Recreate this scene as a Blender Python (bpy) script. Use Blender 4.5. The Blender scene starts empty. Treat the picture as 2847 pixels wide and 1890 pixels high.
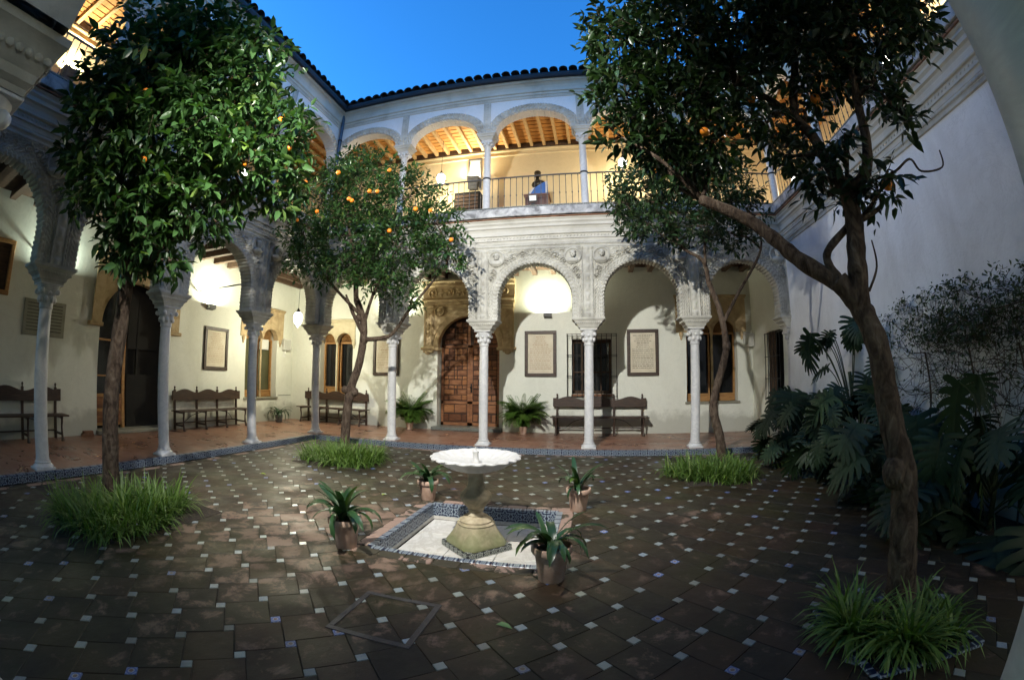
import bpy, math, random
import numpy as np
from mathutils import Matrix, Vector
R = math.radians
PI = math.pi
sc = bpy.context.scene
COL = sc.collection
rnd = random.Random(7)
nr = np.random.default_rng(5)

# ------------------------------------------------------------------ camera, sky, exposure
CAM = Vector((7.328, -8.6682, 1.5021))
YAW, PITCH, ROLL = -0.192685, 0.090748, 0.005567
cd = bpy.data.cameras.new('camera')
cam = bpy.data.objects.new('camera', cd)
COL.objects.link(cam)
sc.camera = cam
cd.type = 'PANO'                                   # the photograph is taken with a fisheye lens
pc = cd if hasattr(cd, 'panorama_type') else cd.cycles
pc.panorama_type = 'FISHEYE_LENS_POLYNOMIAL'
cd.sensor_fit = 'HORIZONTAL'
cd.sensor_width = 36
cd.sensor_height = 24
pc.fisheye_fov = R(200)
pc.fisheye_polynomial_k0 = 0
for i, k in enumerate((0.8489, -0.0587, 0.0591, -0.0278)):
    setattr(pc, 'fisheye_polynomial_k%d' % (i + 1), -k * (2.847 / 36) ** (i + 1))
cd.clip_end = 500
fw = Vector((math.sin(YAW) * math.cos(PITCH), math.cos(YAW) * math.cos(PITCH), math.sin(PITCH)))
rt = Vector((math.cos(YAW), -math.sin(YAW), 0))
up = rt.cross(fw)
r2 = rt * math.cos(ROLL) + up * math.sin(ROLL)
u2 = -rt * math.sin(ROLL) + up * math.cos(ROLL)
cam.matrix_world = Matrix(((r2.x, u2.x, -fw.x, CAM.x), (r2.y, u2.y, -fw.y, CAM.y), (r2.z, u2.z, -fw.z, CAM.z), (0, 0, 0, 1)))

w = bpy.data.worlds.new('World')
sc.world = w
w.use_nodes = True
nt = w.node_tree
bg = nt.nodes['Background']
sky = nt.nodes.new('ShaderNodeTexSky')
sky.sky_type = 'NISHITA'
sky.sun_disc = False
sky.sun_elevation = R(3)
sky.sun_rotation = R(270)
sky.ozone_density = 3.0
mx = nt.nodes.new('ShaderNodeMix')
mx.data_type = 'RGBA'
mx.blend_type = 'MULTIPLY'
mx.inputs[0].default_value = 1
mx.inputs[7].default_value = (0.40, 1.28, 2.02, 1)   # tungsten white balance of the photograph: dusk sky reads strongly blue
nt.links.new(sky.outputs[0], mx.inputs[6])
nt.links.new(mx.outputs[2], bg.inputs[0])
bg.inputs[1].default_value = 0.15
sc.view_settings.view_transform = 'Standard'
sc.view_settings.look = 'None'
sc.view_settings.exposure = 2.0
sc.view_settings.gamma = 1
sc.view_settings.use_curve_mapping = False
sc.cycles.use_denoising = True
sc.cycles.max_bounces = 6
sc.cycles.diffuse_bounces = 4
sc.cycles.glossy_bounces = 3
sc.cycles.transmission_bounces = 4
sc.cycles.transparent_max_bounces = 6
sc.cycles.sample_clamp_indirect = 6
sc.cycles.caustics_reflective = False
sc.cycles.caustics_refractive = False

# ------------------------------------------------------------------ geometry helpers
class G:
    def __init__(s):
        s.v = []; s.f = []; s.m = []
    def add(s, vs, fs, mi=0, M=None):
        n = len(s.v)
        if M is not None: vs = [tuple(M @ Vector(p)) for p in vs]
        s.v.extend([tuple(map(float, p)) for p in vs])
        s.f.extend([tuple(int(i) + n for i in f) for f in fs])
        s.m.extend([mi] * len(fs))
        return s
    def box(s, x0, x1, y0, y1, z0, z1, mi=0, M=None, bev=0):
        if bev <= 0:
            return s.add([(x0, y0, z0), (x1, y0, z0), (x1, y1, z0), (x0, y1, z0), (x0, y0, z1), (x1, y0, z1), (x1, y1, z1), (x0, y1, z1)],
                         [(0, 3, 2, 1), (4, 5, 6, 7), (0, 1, 5, 4), (1, 2, 6, 5), (2, 3, 7, 6), (3, 0, 4, 7)], mi, M)
        b = min(bev, .45 * min(abs(x1 - x0), abs(y1 - y0), abs(z1 - z0)))
        vs = []; idx = {}
        for ix, (x, sx) in enumerate(((x0, 1), (x1, -1))):
            for iy, (y, sy) in enumerate(((y0, 1), (y1, -1))):
                for iz, (z, sz) in enumerate(((z0, 1), (z1, -1))):
                    for a in range(3):
                        idx[(ix, iy, iz, a)] = len(vs)
                        vs.append((x + (0 if a == 0 else sx * b), y + (0 if a == 1 else sy * b), z + (0 if a == 2 else sz * b)))
        fs = []
        q = ((0, 0), (1, 0), (1, 1), (0, 1))
        for i in (0, 1):
            fs.append([idx[(i, a, c, 0)] for a, c in (q if i else q[::-1])])
            fs.append([idx[(a, i, c, 1)] for a, c in (q[::-1] if i else q)])
            fs.append([idx[(a, c, i, 2)] for a, c in (q if i else q[::-1])])
        for i in (0, 1):
            for j in (0, 1):
                fl = (i ^ j)
                f = [idx[(i, j, 0, 0)], idx[(i, j, 1, 0)], idx[(i, j, 1, 1)], idx[(i, j, 0, 1)]]; fs.append(f if not fl else f[::-1])
                f = [idx[(i, 0, j, 0)], idx[(i, 1, j, 0)], idx[(i, 1, j, 2)], idx[(i, 0, j, 2)]]; fs.append(f[::-1] if not fl else f)
                f = [idx[(0, i, j, 1)], idx[(1, i, j, 1)], idx[(1, i, j, 2)], idx[(0, i, j, 2)]]; fs.append(f if not fl else f[::-1])
        for i in (0, 1):
            for j in (0, 1):
                for k in (0, 1):
                    f = [idx[(i, j, k, a)] for a in range(3)]
                    fs.append(f if not (i ^ j ^ k) else f[::-1])
        return s.add(vs, fs, mi, M)
    def tube(s, path, rad, n=8, mi=0, cap=True, M=None):
        P = [Vector(p) for p in path]
        if not hasattr(rad, '__len__'): rad = [rad] * len(P)
        vs = []; fs = []
        t0 = (P[1] - P[0]).normalized()
        a = Vector((0, 0, 1)) if abs(t0.z) < .9 else Vector((1, 0, 0))
        u = t0.cross(a).normalized()
        for i, p in enumerate(P):
            t = ((P[min(i + 1, len(P) - 1)] - P[max(i - 1, 0)])).normalized()
            u = (u - t * u.dot(t)).normalized()
            v = t.cross(u)
            for k in range(n):
                c = 2 * PI * k / n
                vs.append(p + (u * math.cos(c) + v * math.sin(c)) * rad[i])
        for i in range(len(P) - 1):
            for k in range(n):
                fs.append((i * n + k, i * n + (k + 1) % n, (i + 1) * n + (k + 1) % n, (i + 1) * n + k))
        if cap:
            fs.append(tuple(range(n - 1, -1, -1))); fs.append(tuple((len(P) - 1) * n + k for k in range(n)))
        return s.add(vs, fs, mi, M)
    def lathe(s, prof, n=24, c=(0, 0, 0), mi=0, M=None, fn=None, cap=True):
        vs = []; fs = []
        for r, z in prof:
            for k in range(n):
                a = 2 * PI * k / n
                rr = fn(r, z, a) if fn else r
                vs.append((c[0] + rr * math.cos(a), c[1] + rr * math.sin(a), c[2] + z))
        for i in range(len(prof) - 1):
            for k in range(n):
                fs.append((i * n + k, i * n + (k + 1) % n, (i + 1) * n + (k + 1) % n, (i + 1) * n + k))
        if cap:
            if prof[0][0] > 1e-4: fs.append(tuple(range(n - 1, -1, -1)))
            if prof[-1][0] > 1e-4: fs.append(tuple((len(prof) - 1) * n + k for k in range(n)))
        return s.add(vs, fs, mi, M)
    def sweep(s, prof, x0, x1, mi=0, M=None, step=None):
        """open profile of (y, z) swept along x"""
        xs = [x0, x1] if not step else list(np.linspace(x0, x1, max(2, int(abs(x1 - x0) / step) + 1)))
        vs = [(x, y, z) for x in xs for y, z in prof]
        m = len(prof); fs = []
        for i in range(len(xs) - 1):
            for k in range(m - 1):
                fs.append((i * m + k, (i + 1) * m + k, (i + 1) * m + k + 1, i * m + k + 1))
        return s.add(vs, fs, mi, M)
    def grid(s, P, mi=0, M=None, flip=False):
        n, m = P.shape[:2]
        I = np.arange(n * m).reshape(n, m)
        q = np.stack([I[:-1, :-1], I[1:, :-1], I[1:, 1:], I[:-1, 1:]], -1).reshape(-1, 4)
        if flip: q = q[:, ::-1]
        return s.add(P.reshape(-1, 3).tolist(), q.tolist(), mi, M)
    def prism(s, poly, z0, z1, mi=0, M=None, bev=0):
        n = len(poly)
        vs = [(x, y, z0) for x, y in poly]
        if bev > 0:
            cx = sum(p[0] for p in poly) / n; cy = sum(p[1] for p in poly) / n
            vs += [(x, y, z1 - bev) for x, y in poly]
            vs += [(x + (cx - x) / max(1e-6, math.hypot(cx - x, cy - y)) * bev * 1.4, y + (cy - y) / max(1e-6, math.hypot(cx - x, cy - y)) * bev * 1.4, z1) for x, y in poly]
            L = 3
        else:
            vs += [(x, y, z1) for x, y in poly]; L = 2
        fs = [tuple(range((L - 1) * n, L * n))]
        for l in range(L - 1):
            for k in range(n):
                fs.append((l * n + k, l * n + (k + 1) % n, (l + 1) * n + (k + 1) % n, (l + 1) * n + k))
        return s.add(vs, fs, mi, M)
    def ball(s, c, r, n=10, mi=0, sx=1, sy=1, sz=1, M=None):
        pr = [(max(1e-5, r * math.sin(PI * i / n)), -r * math.cos(PI * i / n)) for i in range(n + 1)]
        T = Matrix.Translation(c) @ Matrix.Diagonal((sx, sy, sz, 1))
        if M is not None: T = M @ T
        return s.lathe(pr, 2 * n if n < 9 else 16, mi=mi, M=T, cap=False)

def mesh(name, g, mats, smooth=False, angle=40):
    me = bpy.data.meshes.new(name)
    me.from_pydata(g.v, [], g.f)
    if not isinstance(mats, (list, tuple)): mats = [mats]
    for m in mats: me.materials.append(m)
    if len(mats) > 1: me.polygons.foreach_set('material_index', g.m)
    if smooth:
        me.polygons.foreach_set('use_smooth', [True] * len(me.polygons))
        if angle < 180: me.set_sharp_from_angle(angle=R(angle))
    me.update()
    return me

def inst(name, me, parent=None, loc=(0, 0, 0), rot=(0, 0, 0), scale=(1, 1, 1), mat=None):
    o = bpy.data.objects.new(name, me)
    COL.objects.link(o)
    if parent is not None: o.parent = parent
    if mat is not None: o.matrix_local = mat
    else:
        o.location = loc; o.rotation_euler = rot; o.scale = scale
    return o

def obj(name, g, mats, parent=None, smooth=False, angle=40, **k):
    return inst(name, mesh(name, g, mats, smooth, angle), parent, **k)

def tag(o, label=None, cat=None, group=None, kind=None):
    if label: o['label'] = label
    if cat: o['category'] = cat
    if group: o['group'] = group
    if kind: o['kind'] = kind
    return o

def thing(name, label, cat, loc=(0, 0, 0), rz=0, group=None):
    o = bpy.data.objects.new(name, None)
    o.empty_display_size = .2
    COL.objects.link(o)
    o.location = loc; o.rotation_euler = (0, 0, rz)
    return tag(o, label, cat, group)

# ------------------------------------------------------------------ materials
def node(t, kind, **k):
    n = t.nodes.new(kind)
    for a, b in k.items(): setattr(n, a, b)
    return n

def coords(t, kind):
    if kind == 'World': return node(t, 'ShaderNodeNewGeometry').outputs['Position']
    return node(t, 'ShaderNodeTexCoord').outputs[kind]

def ramp(t, src, stops, interp='LINEAR'):
    r = node(t, 'ShaderNodeValToRGB')
    r.color_ramp.interpolation = interp
    e = r.color_ramp.elements
    while len(e) < len(stops): e.new(.5)
    for i, (p, c) in enumerate(stops):
        e[i].position = p
        e[i].color = (c[0], c[1], c[2], 1) if hasattr(c, '__len__') else (c, c, c, 1)
    t.links.new(src, r.inputs[0])
    return r.outputs[0]

def mix(t, fac, a, b, blend='MIX'):
    m = node(t, 'ShaderNodeMix', data_type='RGBA', blend_type=blend)
    for s, i in ((fac, 0), (a, 6), (b, 7)):
        if hasattr(s, 'links') or hasattr(s, 'is_linked'): t.links.new(s, m.inputs[i])
        elif i == 0: m.inputs[0].default_value = s
        else: m.inputs[i].default_value = (s[0], s[1], s[2], 1)
    return m.outputs[2]

def noise(t, co, scale, detail=5, rough=.55, dist=0):
    n = node(t, 'ShaderNodeTexNoise')
    n.inputs['Scale'].default_value = scale
    n.inputs['Detail'].default_value = detail
    n.inputs['Roughness'].default_value = rough
    n.inputs['Distortion'].default_value = dist
    t.links.new(co, n.inputs['Vector'])
    return n.outputs[0]

def math_(t, op, a, b=None):
    m = node(t, 'ShaderNodeMath', operation=op)
    for s, i in ((a, 0), (b, 1)):
        if s is None: continue
        if isinstance(s, (int, float)): m.inputs[i].default_value = s
        else: t.links.new(s, m.inputs[i])
    return m.outputs[0]

def newmat(name):
    m = bpy.data.materials.new(name)
    m.use_nodes = True
    return m, m.node_tree, m.node_tree.nodes['Principled BSDF']

def bumpn(t, b, h, strength, dist=.01):
    n = node(t, 'ShaderNodeBump')
    n.inputs['Strength'].default_value = strength
    n.inputs['Distance'].default_value = dist
    t.links.new(h, n.inputs['Height'])
    t.links.new(n.outputs[0], b.inputs['Normal'])

def mat(name, stops, scale=4, rough=.6, bump=0, bscale=60, bdist=.01, coord='World', dist=0, metal=0, spec=.5, rrange=None, detail=6, stretch=None):
    m, t, b = newmat(name)
    co = coords(t, coord)
    if stretch:
        mp = node(t, 'ShaderNodeMapping'); mp.inputs['Scale'].default_value = stretch
        t.links.new(co, mp.inputs[0]); co = mp.outputs[0]
    n = noise(t, co, scale, detail, .6, dist)
    t.links.new(ramp(t, n, stops), b.inputs['Base Color'])
    b.inputs['Roughness'].default_value = rough
    b.inputs['Metallic'].default_value = metal
    b.inputs['Specular IOR Level'].default_value = spec
    if rrange: t.links.new(ramp(t, n, [(.35, rrange[0]), (.65, rrange[1])]), b.inputs['Roughness'])
    if bump: bumpn(t, b, noise(t, co, bscale, 4), bump, bdist)
    return m

def plaster(name, base, stain, amount=.35, bscale=26):
    m, t, b = newmat(name)
    co = coords(t, 'World')
    mp = node(t, 'ShaderNodeMapping'); mp.inputs['Scale'].default_value = (1, 1, .35)
    t.links.new(co, mp.inputs[0])
    n1 = noise(t, mp.outputs[0], 1.3, 8, .62, .4)
    n2 = noise(t, co, 9, 6, .6)
    c = mix(t, ramp(t, n1, [(.42, 0), (.72, amount)]), base, stain)
    c = mix(t, ramp(t, n2, [(.35, .0), (.8, .25)]), c, [x * .78 for x in base])
    pz = node(t, 'ShaderNodeSeparateXYZ'); t.links.new(co, pz.inputs[0])
    damp = ramp(t, math_(t, 'SUBTRACT', pz.outputs[2], math_(t, 'MULTIPLY', noise(t, co, 2.4, 6, .65), .9)), [(-.15, .55), (.22, 0)])
    c = mix(t, damp, c, [x * .55 for x in stain])
    crk = ramp(t, noise(t, co, 1.1, 9, .75, 1.2), [(.494, 0), (.5, .28), (.506, 0)])
    c = mix(t, crk, c, [x * .6 for x in stain])
    t.links.new(c, b.inputs['Base Color'])
    b.inputs['Roughness'].default_value = .85
    b.inputs['Specular IOR Level'].default_value = .2
    bumpn(t, b, math_(t, 'ADD', noise(t, co, bscale, 6), math_(t, 'MULTIPLY', n1, 2.0)), .35, .012)
    return m

def emit(name, col, s):
    m, t, b = newmat(name)
    t.nodes.remove(b)
    e = node(t, 'ShaderNodeEmission')
    e.inputs[0].default_value = (*col, 1); e.inputs[1].default_value = s
    t.links.new(e.outputs[0], t.nodes['Material Output'].inputs[0])
    return m

m_wall = plaster('white_plaster', (.76, .77, .69), (.56, .56, .47), .3)
m_wall2 = plaster('upper_plaster', (.74, .73, .72), (.52, .50, .46), .30)
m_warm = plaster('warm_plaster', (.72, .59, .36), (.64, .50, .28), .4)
m_right = plaster('side_plaster', (.84, .84, .84), (.50, .48, .45), .6)
m_stone = mat('carved_stone', [(.3, (.34, .325, .285)), (.55, (.50, .485, .43)), (.75, (.60, .585, .53))], 3.2, .85, .5, 90, .006, dist=.5, spec=.2)
m_stone2 = mat('cornice_stone', [(.25, (.36, .34, .29)), (.5, (.53, .51, .455)), (.75, (.62, .60, .545))], 1.5, .85, .35, 60, .006, dist=.6, spec=.2)
m_ledge = mat('ledge_stone', [(.36, (.16, .16, .165)), (.5, (.38, .38, .385)), (.66, (.58, .58, .58))], 5.0, .8, .4, 50, dist=.5, spec=.2)
m_gold = mat('golden_stone', [(.3, (.33, .235, .125)), (.6, (.53, .41, .245)), (.8, (.62, .50, .33))], 4, .85, .6, 55, .01, dist=.6, spec=.2)
m_brick = mat('brick_edge', [(.3, (.16, .07, .04)), (.7, (.30, .16, .09))], 9, .9, .3, 60)
m_terra = mat('terracotta', [(.3, (.40, .25, .18)), (.6, (.50, .35, .27)), (.8, (.58, .46, .38))], 7, .8, .2, 70, .004, coord='Object')
m_roof = mat('roof_clay', [(.3, (.030, .020, .022)), (.6, (.055, .038, .036)), (.8, (.09, .07, .06))], 5, .9, .4, 40)
m_wood = mat('dark_wood', [(.3, (.018, .010, .007)), (.55, (.05, .026, .016)), (.8, (.10, .058, .036))], 3, .5, .25, 40, .004, coord='World', dist=1.2, stretch=(1.5, 1.5, 12))
m_beam = mat('beam_wood', [(.3, (.04, .022, .012)), (.7, (.10, .055, .03))], 6, .8, .3, 50, stretch=(4, 1, 4))
m_rafter = mat('rafter_wood', [(.3, (.42, .26, .11)), (.7, (.60, .42, .21))], 6, .75, .2, 60, stretch=(5, 1, 5))
m_board = mat('ceiling_wood', [(.25, (.40, .17, .04)), (.55, (.58, .29, .08)), (.8, (.68, .38, .13))], 3.5, .7, .2, 60, stretch=(1, 4, 4))
m_door = mat('door_wood', [(.3, (.13, .050, .022)), (.55, (.25, .105, .045)), (.8, (.37, .18, .085))], 4, .42, .25, 50, .004, dist=.8, stretch=(1, 1, 6))
m_gap_shade = mat('door_gap_shade', [(.3, (.022, .009, .004)), (.7, (.045, .018, .008))], 5, .6)  # darker copy of the door wood; shade of the panel gaps as colour
m_doorb = mat('door_wood_light', [(.3, (.17, .065, .024)), (.55, (.32, .135, .05)), (.8, (.44, .22, .09))], 4, .42, .25, 50, .004, dist=.8, stretch=(1, 1, 6))
m_doord = mat('door_wood_dark', [(.3, (.06, .020, .008)), (.55, (.12, .042, .016)), (.8, (.2, .08, .03))], 4, .42, .25, 50, .004, dist=.8, stretch=(1, 1, 6))
m_frame = mat('orange_wood', [(.3, (.30, .14, .045)), (.7, (.48, .26, .09))], 5, .6, .2, 60, stretch=(1, 1, 5))
m_iron = mat('wrought_iron', [(.3, (.012, .012, .012)), (.7, (.035, .033, .032))], 12, .55, .2, 90, metal=.3)
m_irong = mat('grey_iron', [(.3, (.06, .06, .06)), (.7, (.11, .105, .10))], 12, .55, .2, 90)
m_steel = mat('cover_steel', [(.3, (.045, .042, .042)), (.7, (.08, .075, .073))], 12, .5, .2, 90, metal=.3)
m_dark = mat('dark_interior', [(.3, (.006, .005, .004)), (.7, (.014, .012, .009))], 4, .9)  # near black; in the left doorway it stands for unlit depth
m_eave = mat('eave_board', [(.3, (.012, .016, .026)), (.7, (.022, .028, .042))], 5, .7)
m_bluep = mat('downpipe_paint', [(.3, (.02, .05, .10)), (.7, (.04, .09, .16))], 5, .5)
m_white = mat('white_enamel', [(.3, (.62, .62, .58)), (.7, (.74, .74, .70))], 5, .5)
m_soil = mat('soil', [(.3, (.016, .012, .008)), (.7, (.06, .042, .028))], 22, .95, .8, 60, .02)
m_grout = mat('mossy_grout', [(.35, (.022, .022, .010)), (.55, (.040, .034, .018)), (.7, (.085, .065, .045))], 3.5, .9, .5, 60, dist=.6)
m_bronze = mat('bronze', [(.3, (.02, .017, .01)), (.7, (.06, .05, .03))], 9, .45, .2, 40, metal=.6)
m_blue = mat('blue_cloth', [(.3, (.05, .14, .42)), (.7, (.08, .20, .52))], 6, .8)
m_hem = mat('white_hem', [(.3, (.6, .6, .62)), (.7, (.75, .75, .75))], 6, .8)
m_plinth = mat('plinth_wood', [(.3, (.10, .05, .035)), (.7, (.19, .10, .07))], 5, .5)
m_orange = mat('orange_peel', [(.3, (.75, .20, .01)), (.7, (.90, .30, .02))], 8, .45, .3, 160, .003, coord='Object')
m_bulb = emit('lamp_glow', (1, .96, .82), 9)
m_bulb2 = emit('lamp_glow_white', (1, .98, .90), 4)

def marble(name, base, vein, scale=3):
    m, t, b = newmat(name)
    co = coords(t, 'World')
    n = noise(t, co, scale, 8, .65, 2.2)
    v = ramp(t, n, [(.42, 0), (.5, 1), (.56, 0)])
    big = ramp(t, noise(t, co, 1.7, 4), [(.4, 0), (.7, .5)])
    c = mix(t, math_(t, 'MULTIPLY', v, .55), base, vein)
    c = mix(t, big, c, vein)
    t.links.new(c, b.inputs['Base Color'])
    b.inputs['Roughness'].default_value = .45
    bumpn(t, b, noise(t, co, 50, 4), .15, .004)
    return m
m_marble = marble('column_marble', (.64, .635, .62), (.46, .46, .47), 3.2)
m_shadecol = marble('shaded_column_marble', (.36, .37, .40), (.26, .27, .29), 3.2)  # column marble darkened: shade on the near columns put into the colour
m_bowl = marble('bowl_marble', (.50, .495, .485), (.36, .35, .33), 4)
m_slab = marble('basin_marble', (.60, .585, .55), (.38, .35, .30), 2.5)

def pedestal_stone():
    m, t, b = newmat('mossy_sandstone')
    co = coords(t, 'World')
    n = noise(t, co, 9, 6, .6, .4)
    base = ramp(t, n, [(.3, (.20, .165, .105)), (.55, (.36, .30, .20)), (.75, (.46, .40, .29))])
    z = node(t, 'ShaderNodeSeparateXYZ'); t.links.new(co, z.inputs[0])
    low = ramp(t, math_(t, 'ADD', z.outputs[2], math_(t, 'MULTIPLY', noise(t, co, 6, 4), .35)), [(.10, 1), (.30, 0)])
    t.links.new(mix(t, math_(t, 'MULTIPLY', low, .62), base, (.09, .13, .035)), b.inputs['Base Color'])
    b.inputs['Roughness'].default_value = .8
    bumpn(t, b, n, .4, .01)
    return m
m_ped = pedestal_stone()

def floor_tile():
    """old clay pavers: each its own tone, moss in damp zones, dry pale pink wear in patches"""
    m, t, b = newmat('clay_paver')
    co = coords(t, 'World')
    oi = node(t, 'ShaderNodeObjectInfo').outputs['Random']
    at = node(t, 'ShaderNodeAttribute'); at.attribute_name = 'tone'
    rn = math_(t, 'FRACT', math_(t, 'ADD', math_(t, 'MULTIPLY', oi, 7.13), at.outputs['Fac']))
    base = ramp(t, rn, [(0, (.016, .013, .009)), (.25, (.046, .027, .015)), (.45, (.023, .021, .011)), (.65, (.052, .028, .017)), (.8, (.020, .016, .012)), (1, (.036, .026, .015))])
    n0 = noise(t, co, 14, 7, .65, .3)
    base = mix(t, ramp(t, n0, [(.35, 0), (.75, .6)]), base, (.028, .023, .014))
    moss = ramp(t, noise(t, co, .9, 6, .6, .5), [(.45, 0), (.66, .6)])
    base = mix(t, moss, base, (.036, .034, .010))
    # dry worn zones concentrate left of and around the fountain
    sh = node(t, 'ShaderNodeVectorMath', operation='SCALE'); sh.inputs[0].default_value = (7.3, 3.1, 0); t.links.new(rn, sh.inputs['Scale'])
    so = node(t, 'ShaderNodeVectorMath', operation='ADD'); t.links.new(co, so.inputs[0]); t.links.new(sh.outputs[0], so.inputs[1])
    wear = noise(t, so.outputs[0], 4.2, 8, .70, .35)
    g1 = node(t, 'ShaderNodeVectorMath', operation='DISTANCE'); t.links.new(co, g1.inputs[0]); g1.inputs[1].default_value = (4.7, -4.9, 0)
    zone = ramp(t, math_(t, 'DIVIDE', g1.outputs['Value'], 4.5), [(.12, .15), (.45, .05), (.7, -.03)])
    oc = node(t, 'ShaderNodeSeparateXYZ'); t.links.new(coords(t, 'Object'), oc.inputs[0])
    ed = math_(t, 'MINIMUM', math_(t, 'DIVIDE', math_(t, 'MAXIMUM', math_(t, 'ABSOLUTE', oc.outputs[0]), math_(t, 'ABSOLUTE', oc.outputs[1])), .145), 1.0)
    ed = math_(t, 'MULTIPLY', math_(t, 'POWER', ed, 4.0), -.10)
    wear = math_(t, 'ADD', math_(t, 'ADD', wear, ed), math_(t, 'MULTIPLY', rn, .06))
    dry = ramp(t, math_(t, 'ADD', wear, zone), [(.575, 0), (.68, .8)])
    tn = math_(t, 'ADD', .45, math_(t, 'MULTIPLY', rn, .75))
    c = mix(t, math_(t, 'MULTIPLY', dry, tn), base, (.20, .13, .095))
    t.links.new(c, b.inputs['Base Color'])
    t.links.new(ramp(t, noise(t, co, 2.2, 5), [(.35, .38), (.7, .75)]), b.inputs['Roughness'])
    b.inputs['Specular IOR Level'].default_value = .35
    bumpn(t, b, n0, .35, .01)
    return m
m_tile = floor_tile()

def wear_tile(name, dry):
    m, t, b = newmat(name)
    co = coords(t, 'World')
    oi = node(t, 'ShaderNodeObjectInfo').outputs['Random']
    n0 = noise(t, co, 12, 7, .65, .4)
    n1 = noise(t, co, 3.1, 6, .66, 1.0)
    base = mix(t, ramp(t, n0, [(.3, 0), (.8, .5)]), (.040, .032, .018), (.030, .028, .012))
    d = ramp(t, math_(t, 'ADD', n1, math_(t, 'MULTIPLY', oi, .16)), [(dry, 0), (dry + .035, .9)])
    t.links.new(mix(t, d, base, (.30, .20, .155)), b.inputs['Base Color'])
    b.inputs['Roughness'].default_value = .7
    bumpn(t, b, n0, .4, .012)
    return m
m_border = wear_tile('worn_border_paver', .55)
m_gallery = None

def gallery_mat():
    m, t, b = newmat('gallery_clay')
    co = coords(t, 'World')
    br = node(t, 'ShaderNodeTexBrick')
    br.offset = .5
    for k, v in (('Scale', 1), ('Mortar Size', .006), ('Brick Width', .28), ('Row Height', .28), ('Bias', 0), ('Mortar Smooth', .3)): br.inputs[k].default_value = v
    br.inputs['Color1'].default_value = (.26, .125, .08, 1); br.inputs['Color2'].default_value = (.34, .19, .13, 1); br.inputs['Mortar'].default_value = (.13, .085, .06, 1)
    t.links.new(co, br.inputs['Vector'])
    mp = node(t, 'ShaderNodeMapping'); mp.inputs['Scale'].default_value = (.8, 1.6, 1); t.links.new(co, mp.inputs[0])
    n = noise(t, mp.outputs[0], 1.6, 6, .6, .6)
    c = mix(t, ramp(t, n, [(.42, 0), (.6, .75)]), br.outputs[0], (.19, .085, .055))
    c = mix(t, ramp(t, noise(t, co, 8, 6), [(.45, 0), (.8, .4)]), c, (.42, .30, .23))
    t.links.new(c, b.inputs['Base Color'])
    t.links.new(ramp(t, n, [(.4, .42), (.65, .22)]), b.inputs['Roughness'])
    bumpn(t, b, br.outputs['Fac'], -.2, .004)
    return m
m_gallery = gallery_mat()

def azulejo(name, dark, mid, light, per=.14, amp=1.0, accent=None, coord='Object', roles=('X', 'Z')):
    """glazed tile with a drawn rosette: rings and petals in blue on white, repeated every `per` metres"""
    m, t, b = newmat(name)
    co = coords(t, coord)
    s = node(t, 'ShaderNodeSeparateXYZ'); t.links.new(co, s.inputs[0])
    a = s.outputs[roles[0]]; c = s.outputs[roles[1]]
    def cell(q): return math_(t, 'SUBTRACT', math_(t, 'FRACT', math_(t, 'ADD', math_(t, 'DIVIDE', q, per), .5)), .5)
    if per > 0: a = cell(a); c = cell(c)
    r = math_(t, 'SQRT', math_(t, 'ADD', math_(t, 'MULTIPLY', a, a), math_(t, 'MULTIPLY', c, c)))
    ang = math_(t, 'ARCTAN2', c, a)
    pet = math_(t, 'MULTIPLY', math_(t, 'COSINE', math_(t, 'MULTIPLY', ang, 6.0)), .22)
    w1 = math_(t, 'SINE', math_(t, 'ADD', math_(t, 'MULTIPLY', r, 21.0), math_(t, 'MULTIPLY', pet, 9.0)))
    v = math_(t, 'ADD', math_(t, 'MULTIPLY', w1, .5), .5)
    v = math_(t, 'ADD', v, math_(t, 'MULTIPLY', math_(t, 'SUBTRACT', noise(t, co, 60, 2), .5), .4))
    col = ramp(t, v, [(.30, dark), (.48, mid), (.62, light), (.85, light)])
    if accent: col = mix(t, ramp(t, r, [(.10, .8), (.16, 0)]), col, accent)
    t.links.new(col, b.inputs['Base Color'])
    b.inputs['Roughness'].default_value = .3
    bumpn(t, b, v, .25, .003)
    return m
m_az = azulejo('blue_glazed_tile', (.008, .014, .045), (.035, .06, .13), (.22, .26, .29), .14)
m_azp = azulejo('grey_glazed_tile', (.012, .015, .02), (.06, .075, .075), (.30, .32, .28), .075)

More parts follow.
